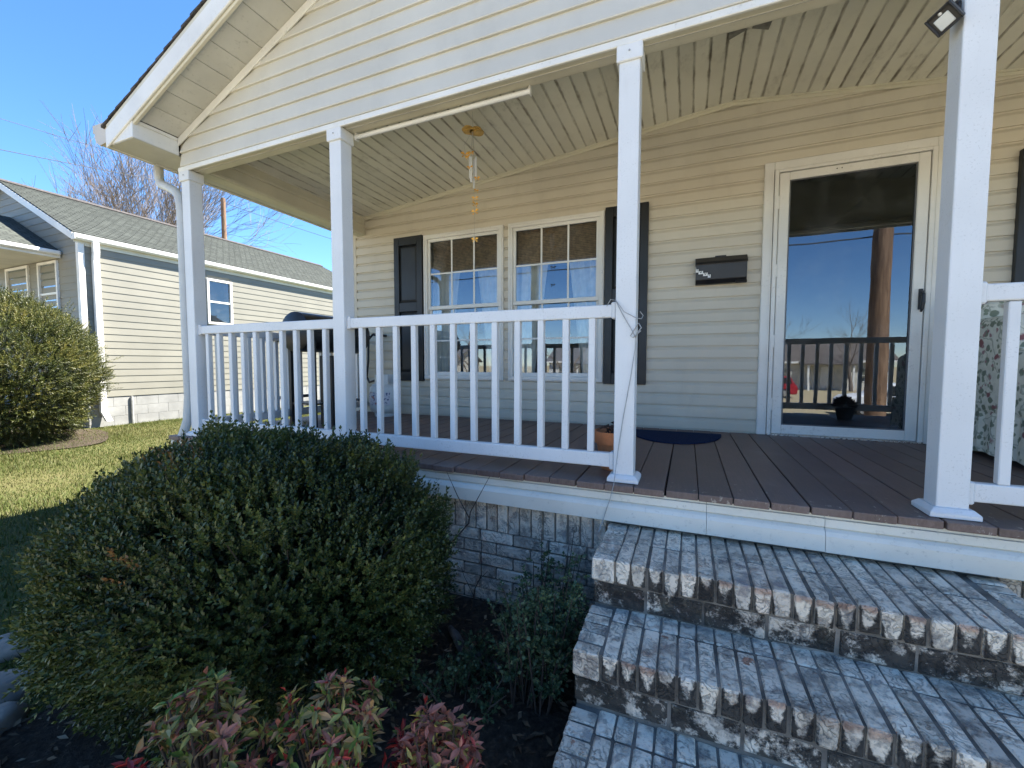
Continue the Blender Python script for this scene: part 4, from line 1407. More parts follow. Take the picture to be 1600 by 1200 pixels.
hose = thing('gas_hose', 'black rubber gas hose running down the wall to the tank', 'hose', (-3.28, 1.55, 0.3), me=MB().tube([(-3.34, 1.79, 0.90), (-3.36, 1.74, 0.84), (-3.35, 1.72, 0.6), (-3.34, 1.68, 0.42), (-3.26, 1.63, 0.36), (-3.12, 1.60, 0.395), (-3.06, 1.60, 0.41)], 0.012, 8).tube([(-3.34, 1.852, 0.90), (-3.34, 1.80, 0.90), (-3.15, 1.79, 0.88)], 0.014, 8).mesh('gas_hose', m_black_pl, smooth=True), M=Matrix.Identity(4))

# armchair in a flowered cover
m_floral = mat_floral('floral_cloth')
ac = thing('armchair', 'armchair in a faded flower print cover behind the right railing', 'armchair', (2.05, 1.25, 0.001))


CH = TR((0.06, 0.125, 0))


def puff(name, x0, x1, y0, y1, z0, z1, bev, parent, seg=4):
    me = MB().box(x0, x1, y0, y1, z0, z1).mesh(name, m_floral, bevel=bev, seg=seg, smooth=True)
    return add(name, me, parent, CH)


sk = MB()
ring = []
for i in range(81):
    t = i / 80 * 4
    s_, u = int(min(t, 3.999)), t - int(min(t, 3.999))
    cs = [(1.61, 0.88), (2.42, 0.88), (2.42, 1.72), (1.61, 1.72), (1.61, 0.88)]
    xx = cs[s_][0] * (1 - u) + cs[s_ + 1][0] * u
    yy = cs[s_][1] * (1 - u) + cs[s_ + 1][1] * u
    w_ = 0.008 * math.sin(i * 1.9)
    ring.append((xx + w_, yy + w_ * 0.7))
for i in range(80):
    a, b = ring[i], ring[i + 1]
    sk.quad((a[0], a[1], 0.03 + 0.006 * math.sin(i)), (b[0], b[1], 0.03 + 0.006 * math.sin(i + 1)), (b[0] * 0.985 + 0.03, b[1] * 0.985 + 0.02, 0.28), (a[0] * 0.985 + 0.03, a[1] * 0.985 + 0.02, 0.28))
add('skirt', sk.mesh('skirt', m_floral, smooth=True), ac, CH)
puff('arm', 1.61, 1.80, 0.90, 1.60, 0.24, 0.66, 0.07, ac)
puff('arm', 2.23, 2.42, 0.90, 1.60, 0.24, 0.66, 0.07, ac)
puff('backrest', 1.63, 2.40, 1.40, 1.70, 0.24, 0.98, 0.09, ac)
puff('wing', 1.605, 1.74, 1.12, 1.62, 0.50, 0.86, 0.06, ac)
puff('wing', 2.29, 2.425, 1.12, 1.62, 0.50, 0.86, 0.06, ac)
puff('seat_cushion', 1.80, 2.23, 0.88, 1.42, 0.27, 0.48, 0.06, ac)
for sx in (1.68, 2.35):
    for sy in (0.95, 1.65):
        add('foot', MB().lathe([(0.02, 0.001), (0.028, 0.12)], (sx, sy, 0), 10).mesh('foot', m_room), ac, CH)

# planter right of the door: seen in the door's reflection
pp = thing('potted_plant', 'basket planter of dark red leaves on the deck right of the door', 'potted plant', (1.50, 0.43, 0.001))
add('basket', MB().lathe([(0.06, 0.001), (0.085, 0.11), (0.09, 0.115), (0.08, 0.10), (0.0, 0.095)], (1.50, 0.43, 0), 16).mesh('basket', m_black), pp)
nl = 420
ph = nrs.uniform(0, 6.28, nl)
th = np.arccos(nrs.uniform(-0.1, 1, nl))
dd = np.stack([np.sin(th) * np.cos(ph), np.sin(th) * np.sin(ph), np.cos(th)], 1)
bp_ = np.array([1.50, 0.43, 0.14]) + dd * nrs.uniform(0.03, 0.075, (nl, 1))
sdv = np.cross(dd, nrs.normal(size=(nl, 3)))
sdv /= np.linalg.norm(sdv, axis=1, keepdims=True)
vv = np.stack([bp_, bp_ + dd * 0.02 + sdv * 0.012, bp_ + dd * 0.045, bp_ + dd * 0.02 - sdv * 0.012], 1).reshape(-1, 3)
tt = (np.arange(nl)[:, None] * 4 + np.array([[0, 1, 2, 0, 2, 3]])).reshape(-1, 3)
m_redleaf = mat_leaf('dark_red_leaf', [(0, (0.03, 0.010, 0.012)), (0.6, (0.07, 0.016, 0.02)), (1, (0.12, 0.03, 0.03))])
add('foliage', np_mesh('foliage', vv, tt, m_redleaf, np.repeat(nrs.uniform(0, 1, nl), 4)), pp, kind='stuff')

# ------------------------------------------------------------------ loose wire on the post
wr = MB()
wr.tube([(-0.364, -0.012, 0.842), (-0.345, -0.02, 0.872), (-0.323, -0.012, 0.868), (-0.292, -0.010, 0.804), (-0.253, -0.008, 0.737), (-0.229, -0.009, 0.692), (-0.231, -0.008, 0.639), (-0.249, -0.008, 0.504), (-0.279, -0.007, 0.321), (-0.3, -0.010, 0.166), (-0.311, -0.034, 0.034), (-0.310, -0.070, 0.002), (-0.328, -0.068, -0.075), (-0.347, -0.070, -0.135), (-0.357, -0.072, -0.174), (-0.361, -0.16, -0.199)], 0.0022, 6)
wr.tube([(-0.323, -0.012, 0.868), (-0.281, -0.022, 0.811), (-0.225, -0.012, 0.780), (-0.205, 0.0, 0.778), (-0.200, 0.02, 0.795), (-0.212, 0.0, 0.812)], 0.0020, 6)
wr.tube([(-0.229, -0.012, 0.692), (-0.222, -0.02, 0.712), (-0.203, -0.02, 0.735), (-0.215, -0.02, 0.757), (-0.224, -0.014, 0.745), (-0.252, -0.018, 0.698), (-0.240, -0.016, 0.690), (-0.205, -0.02, 0.722)], 0.0026, 6)
thing('hanging_wire', 'thin grey wire looped round the step post and trailing down to the steps', 'wire', me=wr.mesh('hanging_wire', m_wire, smooth=True), M=Matrix.Identity(4))

# ------------------------------------------------------------------ plants: tools


def leaf_arrays(base, dirs, nrm, L, Wd, fold=0.15, droop=0.0):
    side = np.cross(dirs, nrm)
    side /= np.linalg.norm(side, axis=1, keepdims=True) + 1e-9
    up = np.cross(side, dirs)
    L = L[:, None]
    Wd = Wd[:, None]
    mid = base + dirs * L * 0.5
    v = np.stack([base, mid + side * Wd * 0.5 + up * Wd * fold, base + dirs * L - up * L * droop, mid - side * Wd * 0.5 + up * Wd * fold], 1)
    n_ = len(base)
    t = (np.arange(n_)[:, None] * 4 + np.array([[0, 1, 2, 0, 2, 3]])).reshape(-1, 3)
    return v.reshape(-1, 3), t


def unit(a):
    return a / (np.linalg.norm(a, axis=1, keepdims=True) + 1e-9)


def sprigs(P, Dn, nodes, length, leafL, leafW, rs, spread=0.9, tint=None, pairs=True):
    """leaf pairs set crosswise along short twigs"""
    n_ = len(P)
    ref = rs.normal(size=(n_, 3))
    A = unit(np.cross(Dn, ref))
    B = np.cross(Dn, A)
    bases, dirs, nr, tn = [], [], [], []
    for j in range(nodes):
        t = (j + 0.5) / nodes
        c = P + Dn * (length[:, None] * (t))
        ang = (j % 2) * math.pi / 2 + rs.uniform(-0.4, 0.4, n_)
        for s_ in ((1, -1) if pairs else (1,)):
            o = (A * np.cos(ang)[:, None] + B * np.sin(ang)[:, None]) * s_
            sp = spread * (1 - 0.45 * t)
            d = unit(Dn + o * sp + rs.normal(size=(n_, 3)) * 0.18)
            bases.append(c)
            dirs.append(d)
            nr.append(unit(Dn - o * 0.6 + rs.normal(size=(n_, 3)) * 0.2))
            tn.append(tint)
    base = np.concatenate(bases)
    dirs = np.concatenate(dirs)
    nr = np.concatenate(nr)
    tn = np.concatenate(tn)
    k = len(base)
    L = leafL * rs.uniform(0.65, 1.2, k)
    v, t = leaf_arrays(base, dirs, nr, L, L * (leafW / leafL) * rs.uniform(0.85, 1.15, k))
    return v, t, np.repeat(np.clip(tn + rs.uniform(-0.12, 0.12, k), 0, 1), 4)


def lump(p, s, seed):
    x, y, z = (p * s).T
    return (np.sin(x * 1.7 + seed) * np.cos(y * 1.3 + seed * 2) + np.sin(y * 2.3 + z * 1.9 + seed * 0.7) + np.cos(z * 2.9 - x * 1.1 + seed * 1.3)) / 3


# ------------------------------------------------------------------ boxwood
m_box = mat_leaf('boxwood_leaf', [(0.0, (0.016, 0.026, 0.008)), (0.35, (0.050, 0.068, 0.016)), (0.62, (0.098, 0.115, 0.025)), (0.80, (0.14, 0.136, 0.033)), (0.90, (0.18, 0.115, 0.04)), (1.0, (0.30, 0.13, 0.036))], 0.42, 0.18, 0.5)
m_twig = plain('twig_bark', (0.055, 0.04, 0.03), 0.85, 0.3, 20)
box = thing('boxwood_bush', 'large rounded dark green boxwood bush in front of the porch railing', 'bush', (-1.62, -0.84, G))
rs = np.random.RandomState(3)
BC = np.array([-1.69, -0.815, -0.285])
BA = np.array([0.80, 0.615, 0.505])


def bush_surface(n_, rs):
    q = unit(rs.normal(size=(n_, 3)))
    q[:, 2] = np.where(q[:, 2] < -0.75, -q[:, 2], q[:, 2])
    e = 2.25
    den = (np.abs(q) ** e).sum(1) ** (1 / e)
    s_ = q / den[:, None]
    r = 0.985 + 0.075 * lump(s_, 3.1, 1.0) + 0.07 * lump(s_, 6.3, 4.0) + 0.045 * lump(s_, 13.0, 2.0)
    low = 1 + 0.42 * np.clip(-s_[:, 2], 0, 1) ** 1.2 * np.clip(0.35 - s_[:, 0], 0, 1)
    p = BC + s_ * BA * r[:, None] * np.stack([low, low * 0.98, np.ones(len(low))], 1)
    nrm = unit(q / BA)
    return p, nrm, s_


n1 = 19000
p, nr_, s_ = bush_surface(n1, rs)
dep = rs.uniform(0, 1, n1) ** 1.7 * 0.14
p = p - nr_ * dep[:, None]
dirn = unit(nr_ * 0.9 + np.array([0, 0, 0.55]) + rs.normal(size=(n1, 3)) * 0.32)
hole = (lump(s_, 8.5, 6.0) < -0.42) & (rs.uniform(0, 1, n1) < 0.85)
p, nr_, dirn, dep = p[~hole], nr_[~hole], dirn[~hole], dep[~hole]
n1 = len(p)
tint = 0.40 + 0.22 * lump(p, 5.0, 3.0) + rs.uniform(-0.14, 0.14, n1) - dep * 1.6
for c_, r_ in (((-1.74, -1.12, 0.21), 0.10), ((-1.95, -0.95, 0.15), 0.12), ((-1.51, -1.41, -0.05), 0.10), ((-2.15, -1.05, -0.05), 0.12), ((-1.36, -1.5, -0.1), 0.10), ((-1.62, -0.9, 0.26), 0.08)):
    d_ = np.linalg.norm(p - np.array(c_), axis=1)
    tint = np.where((d_ < r_ * rs.uniform(0.4, 1.0, n1)) & (rs.uniform(0, 1, n1) < 0.75), rs.uniform(0.84, 1.0, n1), tint)
tint += np.clip((-1.35 - p[:, 0]) * 0.16, -0.04, 0.12)
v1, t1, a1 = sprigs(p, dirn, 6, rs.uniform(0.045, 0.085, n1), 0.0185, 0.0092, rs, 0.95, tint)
# taller sprigs breaking the outline
n2 = 1300
p2, nr2, _ = bush_surface(n2, rs)
keep = nr2[:, 2] > 0.05
p2, nr2 = p2[keep], nr2[keep]
cl = lump(p2, 9.0, 8.0)
p2, nr2 = p2[cl > 0.05], nr2[cl > 0.05]
n2 = len(p2)
v2, t2, a2 = sprigs(p2 - nr2 * 0.02, unit(nr2 * 0.35 + np.array([0, 0, 1.0]) + rs.normal(size=(n2, 3)) * 0.2), 9, rs.uniform(0.06, 0.15, n2) , 0.0205, 0.0105, rs, 0.9, 0.45 + rs.uniform(-0.1, 0.1, n2))
vv = np.concatenate([v1, v2])
tt = np.concatenate([t1, t2 + len(v1)])
fo = add('foliage', np_mesh('foliage', vv, tt, m_box, np.concatenate([a1, a2])), box, kind='stuff')
# branches inside and a shaded heart of twigs
tw = MB()
rr = random.Random(9)
for i in range(90):
    q, nq, _ = bush_surface(1, rs)
    e_ = Vector(q[0]) - Vector(nq[0]) * 0.09
    b_ = Vector((BC[0] + rr.uniform(-.15, .15), BC[1] + rr.uniform(-.1, .1), G))
    mid = b_.lerp(e_, 0.5) + Vector((rr.uniform(-.06, .06), rr.uniform(-.06, .06), rr.uniform(-.05, .02)))
    tw.tube([b_, mid, e_], [0.012, 0.007, 0.003], 5, caps=False)
for i in range(46):
    q, nq, _ = bush_surface(1, rs)
    if nq[0][2] < -0.2:
        continue
    e_ = Vector(q[0]) + Vector(nq[0]) * rr.uniform(0.0, 0.06) + Vector((0, 0, rr.uniform(0.0, 0.07)))
    b_ = Vector(q[0]) - Vector(nq[0]) * 0.12
    tw.tube([b_, b_.lerp(e_, 0.5) + Vector((rr.uniform(-.01, .01), rr.uniform(-.01, .01), 0)), e_], [0.003, 0.0022, 0.0012], 4, caps=False)
add('stems', tw.mesh('stems', m_twig), box, kind='stuff')
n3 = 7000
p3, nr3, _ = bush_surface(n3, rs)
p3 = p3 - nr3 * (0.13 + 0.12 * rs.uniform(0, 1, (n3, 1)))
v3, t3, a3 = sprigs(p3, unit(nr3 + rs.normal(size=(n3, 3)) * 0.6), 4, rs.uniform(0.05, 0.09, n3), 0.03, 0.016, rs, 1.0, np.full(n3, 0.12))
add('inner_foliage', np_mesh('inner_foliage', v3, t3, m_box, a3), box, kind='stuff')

# ------------------------------------------------------------------ nandina plants with separate leaves
m_nan = mat_leaf('nandina_leaf', None, 0.42, 0.2, 0.4, objcol=True)
lv = []
for w_ in (0.30, 0.36, 0.42):
    m = MB()
    L_ = 1.0
    prof = [(0.0, 0.0), (0.18, 0.6), (0.42, 1.0), (0.70, 0.72), (1.0, 0.0)]
    cen = [(x_, 0.0, -0.10 * x_ * x_) for x_, _ in prof]
    for sg in (1, -1):
        edge = [(x_, sg * h_ * w_ / 2, 0.07 * h_ - 0.10 * x_ * x_) for x_, h_ in prof]
        for i in range(4):
            pts = [cen[i], cen[i + 1], edge[i + 1], edge[i]]
            pts = [q for j_, q in enumerate(pts) if j_ == 0 or q != pts[j_ - 1]]
            uq = []
            for q in pts:
                if q not in uq:
                    uq.append(q)
            m.quad(*(uq if sg < 0 else uq[::-1]))
    me = m.mesh('leaf', m_nan)
    lv.append(me)
PAL = {'olive': (0.19, 0.155, 0.04), 'green': (0.095, 0.14, 0.025), 'pale': (0.27, 0.23, 0.06), 'pink': (0.33, 0.115, 0.075), 'red': (0.28, 0.028, 0.022), 'crimson': (0.18, 0.014, 0.018), 'tan': (0.34, 0.20, 0.085), 'mauve': (0.24, 0.095, 0.065), 'dark': (0.04, 0.07, 0.018)}


m_nanf = {}


def nandina(base, top, rad_, ncl, wts, label, seed):
    st_ = []
    for i_, q in enumerate(wts):
        c_ = tuple(v_ * 0.9 for v_ in PAL[q])
        st_ += [((i_ + 0.05) / len(wts), c_), ((i_ + 0.95) / len(wts), tuple(v_ * 1.3 for v_ in c_))]
    m_nanf[seed] = mat_leaf('nandina_inner_%d' % seed, st_, 0.45, 0.2, 0.4)
    r_ = random.Random(seed)
    t_ = thing('nandina_plant', label, 'plant', base, group='dwarf nandina plants in front of the boxwood')
    names = list(wts)
    count = 0
    st = MB()
    cl_ = []
    for i in range(ncl):
        a, rr_ = r_.uniform(0, 6.283), math.sqrt(r_.uniform(0, 1))
        h = top - base[2]
        zz = base[2] + h * (1.0 - 0.26 * rr_ ** 2 * r_.uniform(0.5, 1.5)) - r_.uniform(0, 0.04)
        if i % 4 == 3:
            zz -= r_.uniform(0.04, 0.12)
        cl_.append((Vector((base[0] + rad_ * rr_ * math.cos(a), base[1] + rad_ * rr_ * math.sin(a), zz)), a, rr_))
    for c, a, rr_ in cl_:
        st.tube([(base[0] + r_.uniform(-.04, .04), base[1] + r_.uniform(-.04, .04), base[2]), ((base[0] * 0.6 + c.x * 0.4), (base[1] * 0.6 + c.y * 0.4), base[2] + (c.z - base[2]) * 0.6), tuple(c)], [0.005, 0.004, 0.002], 5, caps=False)
        hue = r_.choices(names, [wts[q] for q in names])[0]
        axis = Vector((math.cos(a) * rr_ * 0.8, math.sin(a) * rr_ * 0.8, 1.0)).normalized()
        q0 = axis.to_track_quat('Z', 'Y')
        nleaf = r_.randrange(7, 10)
        for j in range(nleaf):
            if count >= 296:
                break
            ring_ = j % 2
            az = j * 2.4 + r_.uniform(-.3, .3)
            el = r_.uniform(-0.15, 0.35) if ring_ == 0 else r_.uniform(0.4, 1.0)
            L_ = r_.uniform(0.024, 0.044) * (0.75 if ring_ else 1.0)
            hn_ = hue if r_.random() < 0.7 else r_.choices(names, [wts[q] for q in names])[0]
            colr = Vector(PAL[hn_]) * r_.uniform(0.9, 1.6)
            M_ = Matrix.Translation(c - axis * r_.uniform(0, 0.02)) @ q0.to_matrix().to_4x4() @ Matrix.Rotation(az, 4, 'Z') @ Matrix.Rotation(-el, 4, 'Y') @ Matrix.Rotation(r_.uniform(-.5, .5), 4, 'X') @ Matrix.Diagonal((L_, L_, L_, 1))
            o = add('leaf', lv[r_.randrange(3)], t_, M_)
            o.color = (*colr, 1)
            count += 1
    add('stem', st.mesh('stem', m_twig), t_)
    # the smaller leaves further in, too many to pick apart
    nf = ncl * 16
    rsn = np.random.RandomState(seed + 50)
    ci = rsn.randint(0, len(cl_), nf)
    cc = np.array([tuple(q[0]) for q in cl_])[ci]
    od = unit(rsn.normal(size=(nf, 3)) + np.array([0, 0, 0.35]))
    bb = cc + od * rsn.uniform(0.0, 0.018, (nf, 1)) - np.array([0, 0, 1.0]) * rsn.uniform(0.0, 0.09, (nf, 1)) ** 1.0
    Lf = rsn.uniform(0.018, 0.036, nf)
    vf, tf = leaf_arrays(bb, od, unit(rsn.normal(size=(nf, 3)) * 0.5 + np.array([0, 0, 1.0])), Lf, Lf * rsn.uniform(0.3, 0.42, nf), 0.2, 0.12)
    hue_i = np.array([names.index(q) for q in r_.choices(names, [wts[q] for q in names], k=nf)])
    add('inner_leaves', np_mesh('inner_leaves', vf, tf, m_nanf[seed], np.repeat((hue_i + 0.5) / len(names), 4)), t_, kind='stuff')
    return t_


nandina((-0.98, -1.475, G), -0.125, 0.115, 36, {'olive': 3, 'pale': 2, 'green': 2, 'pink': 1.5, 'mauve': 2, 'tan': 1}, 'olive and dusty pink leafed plant, left of the three in front of the bush', 1)
nandina((-0.775, -1.335, G), -0.165, 0.135, 37, {'olive': 2.5, 'tan': 2, 'pink': 2, 'green': 2, 'red': 1.2, 'pale': 1.5}, 'green and salmon leafed plant, the middle and widest of the three', 2)
nandina((-0.525, -1.245, G), -0.225, 0.095, 34, {'pink': 3, 'mauve': 2, 'pale': 1.5, 'olive': 1, 'red': 0.8}, 'pink leafed plant, right of the three beside the small leafed shrub', 3)
nandina((-0.955, -1.655, G), -0.155, 0.07, 14, {'crimson': 2, 'red': 2, 'tan': 1}, 'crimson leafed plant low in the bottom left corner of the planting', 4)
nandina((-0.625, -1.25, G), -0.345, 0.06, 12, {'crimson': 2, 'red': 3, 'green': 0.6}, 'small crimson leafed plant tucked between the middle and right plants', 5)

# ------------------------------------------------------------------ small leafed shrub by the steps
m_sm = mat_leaf('privet_leaf', [(0.0, (0.028, 0.052, 0.024)), (0.5, (0.075, 0.125, 0.058)), (1.0, (0.16, 0.21, 0.11))], 0.5, 0.2, 0.4)
sh = thing('small_leafed_shrub', 'loose blue green small leafed shrub growing beside the brick steps', 'shrub', (-0.55, -0.45, G))
rs = np.random.RandomState(21)
stemM = MB()
rr = random.Random(31)
PP, DDn, TT = [], [], []
for i in range(92):
    if i < 8:      # tall bare shoots
        b_ = Vector((-0.56 + rr.uniform(-.07, .07), -0.26 + rr.uniform(-.04, .04), G))
        top = b_ + Vector((rr.uniform(-.05, .07), rr.uniform(-.02, .02), rr.uniform(0.40, 0.60)))
    else:
        b_ = Vector((-0.52 + rr.uniform(-.08, .08), -0.46 + rr.uniform(-.18, .14), G))
        a = rr.uniform(0, 6.28)
        rr_ = rr.uniform(0.02, 0.15)
        top = b_ + Vector((math.cos(a) * rr_ * 0.9, math.sin(a) * rr_ * 0.9, rr.uniform(0.14, 0.50)))
    top.x = min(top.x, -0.375)
    mid = b_.lerp(top, 0.55) + Vector((0, 0, 0.04))
    stemM.tube([b_, mid, top], [0.004, 0.003, 0.0015], 4, caps=False)
    for k in range(16 if i >= 8 else 9):
        t = rr.uniform(0.25, 1.0)
        q = b_.lerp(mid, t / 0.55) if t < 0.55 else mid.lerp(top, (t - 0.55) / 0.45)
        PP.append(q)
        DDn.append(Vector((rr.uniform(-1, 1), rr.uniform(-1, 1), rr.uniform(-0.2, 0.8))).normalized())
        TT.append(rr.uniform(0.1, 0.9))
for i in range(26):     # low spread towards the bush
    b_ = Vector((-0.78 + rr.uniform(-.15, .15), -0.62 + rr.uniform(-.15, .15), G))
    top = b_ + Vector((rr.uniform(-.12, .12), rr.uniform(-.12, .12), rr.uniform(0.06, 0.22)))
    stemM.tube([b_, b_.lerp(top, .5) + Vector((0, 0, .02)), top], [0.003, 0.003, 0.0015], 4, caps=False)
    for k in range(14):
        PP.append(b_.lerp(top, rr.uniform(0.2, 1)))
        DDn.append(Vector((rr.uniform(-1, 1), rr.uniform(-1, 1), rr.uniform(-0.2, 0.8))).normalized())
        TT.append(rr.uniform(0.0, 0.6))
PPa, DDa = np.array(PP), np.array(DDn)
v, t, a = sprigs(PPa, DDa, 3, np.full(len(PPa), 0.035), 0.017, 0.012, rs, 1.0, np.array(TT))
add('stems', stemM.mesh('stems', m_twig), sh, kind='stuff')
add('foliage', np_mesh('foliage', v, t, m_sm, a), sh, kind='stuff')

# twigs, fallen branch, stones, leaf litter
tg = MB()
tg.tube([(-1.20, -0.25, -0.47), (-1.10, -0.22, -0.35), (-1.013, -0.2, -0.244), (-1.002, -0.2, -0.183), (-0.95, -0.2, -0.09), (-0.894, -0.2, 0.01)], [0.006, 0.005, 0.0042, 0.003, 0.002, 0.0012], 6)
tg.tube([(-1.008, -0.2, -0.217), (-1.076, -0.2, -0.11), (-1.14, -0.2, 0.01)], [0.003, 0.0022, 0.001], 6)
thing('forked_twig', 'thin forked bare twig leaning out of the bush against the fascia', 'twig', me=tg.mesh('forked_twig', m_twig), M=Matrix.Identity(4))
tg = MB()
tg.tube([(-1.02, -0.16, G), (-1.004, -0.15, -0.61), (-0.967, -0.15, -0.533), (-0.966, -0.15, -0.346), (-0.97, -0.15, -0.29)], [0.004, 0.0034, 0.0026, 0.002, 0.001], 5)
tg.tube([(-1.006, -0.15, -0.66), (-1.069, -0.15, -0.554), (-1.09, -0.15, -0.50)], [0.002, 0.0015, 0.001], 5)
tg.tube([(-0.99, -0.15, -0.57), (-0.93, -0.15, -0.50)], [0.002, 0.001], 5)
thing('bare_shoot', 'thin bare shoot standing against the brick foundation', 'twig', me=tg.mesh('bare_shoot', m_twig), M=Matrix.Identity(4))
tg = MB()
tg.tube([(-1.03, -0.36, -0.70), (-0.976, -0.40, -0.70), (-0.90, -0.46, -0.712), (-0.847, -0.47, -0.705), (-0.77, -0.47, -0.715), (-0.70, -0.49, -0.725)], [0.012, 0.020, 0.024, 0.020, 0.022, 0.014], 8)
thing('fallen_branch', 'grey broken branch lying on the soil under the wall', 'branch', me=tg.mesh('fallen_branch', plain('grey_bark', (0.11, 0.10, 0.095), 0.9, 0.4, 30, 60, bump=0.8), smooth=True), M=Matrix.Identity(4))
lit_b, lit_d, lit_n = [], [], []
for i in range(2600):
    x_, y_ = rs.uniform(-2.2, -0.36), rs.uniform(-1.75, -0.04)
    a_ = rs.uniform(0, 6.28)
    lit_b.append((x_, y_, G + 0.03 + rs.uniform(0, 0.012)))
    lit_d.append((math.cos(a_), math.sin(a_), rs.uniform(-.2, .3)))
    lit_n.append((rs.normal() * .4, rs.normal() * .4, 1))
lb_ = rs.uniform(0.015, 0.05, 2600)
v, t = leaf_arrays(np.array(lit_b), unit(np.array(lit_d)), unit(np.array(lit_n)), lb_, lb_ * 0.35)
m_lit = mat_leaf('leaf_litter', [(0, (0.05, 0.036, 0.025)), (0.6, (0.15, 0.10, 0.062)), (1, (0.34, 0.26, 0.17))], 0.9, 0.0, 0.1)
o = add('leaf_litter', np_mesh('leaf_litter', v, t, m_lit, np.repeat(rs.uniform(0, 1, 2600) ** 1.6, 4)), kind='stuff')
o['label'] = 'brown leaf litter on the bed soil'
o['category'] = 'leaf litter'


def stone(c, s, seed, label):
    bm = bmesh.new()
    bmesh.ops.create_icosphere(bm, subdivisions=3, radius=1.0)
    for v_ in bm.verts:
        p_ = np.array([v_.co[:]])
        f_ = 1 + 0.18 * lump(p_, 1.7, seed)[0] + 0.06 * lump(p_, 5.0, seed + 3)[0]
        v_.co = Vector((v_.co.x * s[0] * f_, v_.co.y * s[1] * f_, (min(v_.co.z, 0.62) * s[2]) * f_))
    me = bpy.data.meshes.new('stone')
    bm.to_mesh(me)
    bm.free()
    me.materials.append(m_stone)
    me.polygons.foreach_set('use_smooth', [True] * len(me.polygons))
    return thing('edging_stone', label, 'stone', group='stones edging the bed', me=me, M=TR(c, (0, 0, seed)))


stone((-2.52, -1.36, G + 0.01), (0.13, 0.11, 0.09), 1.0, 'pale stone at the left picture edge, farthest of the bed edging')
stone((-2.27, -1.49, G + 0.01), (0.14, 0.10, 0.09), 2.0, 'smooth grey stone in the middle of the bed edging left of the bush')
stone((-2.06, -1.60, G + 0.01), (0.15, 0.11, 0.10), 3.1, 'large grey stone nearest the camera in the bed edging')
stone((-2.85, -1.20, G + 0.01), (0.13, 0.10, 0.08), 4.4, 'stone of the bed edging half hidden behind the bush')

# ------------------------------------------------------------------ lawn grass
rs = np.random.RandomState(5)
ng = 260000
gx_ = rs.uniform(0, 1, ng)
gX = -12.3 + 10.6 * gx_
gY = -2.2 + rs.uniform(0, 1, ng) ** 1.15 * 9.0
okm = ~((gX < -11.05) & (gY > 2.3)) & ~((gX > -3.66) & (gY > -0.02)) & ~((np.abs(gX + 1.22) < 0.92) & (np.abs(gY + 0.85) < 0.87))
gX, gY = gX[okm], gY[okm]
ng = len(gX)
ht = rs.uniform(0.022, 0.058, ng) * (1 + 0.35 * np.sin(gX * 2.1) * np.cos(gY * 1.7))
az = rs.uniform(0, 6.283, ng)
lean = rs.uniform(0.1, 0.9, ng)
gb = np.stack([gX, gY, np.full(ng, G - 0.006) + 0.018 * np.sin(gX * 1.3 + 0.5) * np.cos(gY * 0.9) * ((gX < -4.5) & (gY > -4))], 1)
wv = np.stack([-np.sin(az), np.cos(az), np.zeros(ng)], 1) * (0.0042 * rs.uniform(0.7, 1.4, ng))[:, None]
tip = gb + np.stack([np.cos(az) * lean * ht, np.sin(az) * lean * ht, ht], 1)
v = np.stack([gb - wv, gb + wv, tip], 1).reshape(-1, 3)
t = np.arange(ng * 3).reshape(-1, 3)
patch = 0.5 + 0.5 * np.sin(gX * 0.9 + 1.0 + np.sin(gY * 1.3)) * np.cos(gY * 1.1 + 0.4)
gtint = np.clip(0.30 + 0.35 * patch + rs.uniform(-0.3, 0.35, ng), 0, 1)
m_gr = mat_leaf('grass_blade', [(0.0, (0.034, 0.06, 0.009)), (0.45, (0.062, 0.084, 0.016)), (0.75, (0.10, 0.10, 0.029)), (1.0, (0.15, 0.13, 0.06))], 0.6, 0.3, 0.2)
o = add('grass', np_mesh('grass', v, t, m_gr, np.repeat(gtint, 3)), kind='stuff')
o['label'] = 'short half dormant lawn grass between the two houses'
o['category'] = 'grass'

# ------------------------------------------------------------------ the neighbour's house
NX, NY0, NY1 = -11.16, 2.40, 11.1
RX = -14.25
m_nsid = mat_siding('neighbour_siding', (0.215, 0.207, 0.172), 0.08, 0.1)
m_nblock = plain('painted_block', (0.25, 0.25, 0.24), 0.85, 0.14, 3, 40, bump=0.4, grime=0.4, grimecol=(0.3, 0.28, 0.24))
m_nshin = mat_shingle('neighbour_shingle', (0.044, 0.049, 0.044), (0.071, 0.079, 0.07))
nb = thing('neighbour_house', 'pale green vinyl sided bungalow with grey green shingle roof next door', 'house', (RX, 6.7, G))
NP = 0.1452
CLAP = [(0.010, 0.0), (-0.010, 0.0), (-0.0115, 0.005), (-0.003, NP + 0.003), (0.010, NP + 0.003)]
nz0 = -0.135
nme = MB().extrude(CLAP, lambda a, b: (0, a, b), lambda a, b: (NY1 - NY0 - 0.08, a, b)).mesh('siding_board', m_nsid)
NW = (4.77, 5.40, 1.56, 2.70)
_nseg = {}
for k in range(22):
    z0 = nz0 + k * NP
    segs = [(NY0 + 0.07, NY1)]
    if z0 < NW[3] - 0.05 and z0 + NP > NW[2] + 0.05:
        segs = [(NY0 + 0.07, NW[0] + 0.03), (NW[1] - 0.03, NY1)]
    for a, b in segs:
        kk = round(b - a, 3)
        if kk not in _nseg:
            _nseg[kk] = MB().extrude(CLAP, lambda p_, q_: (0, p_, q_), lambda p_, q_: (kk, p_, q_)).mesh('siding_board', m_nsid)
        add('siding_board', _nseg[kk], nb, TR((NX, a, z0), (0, 0, math.pi / 2)))
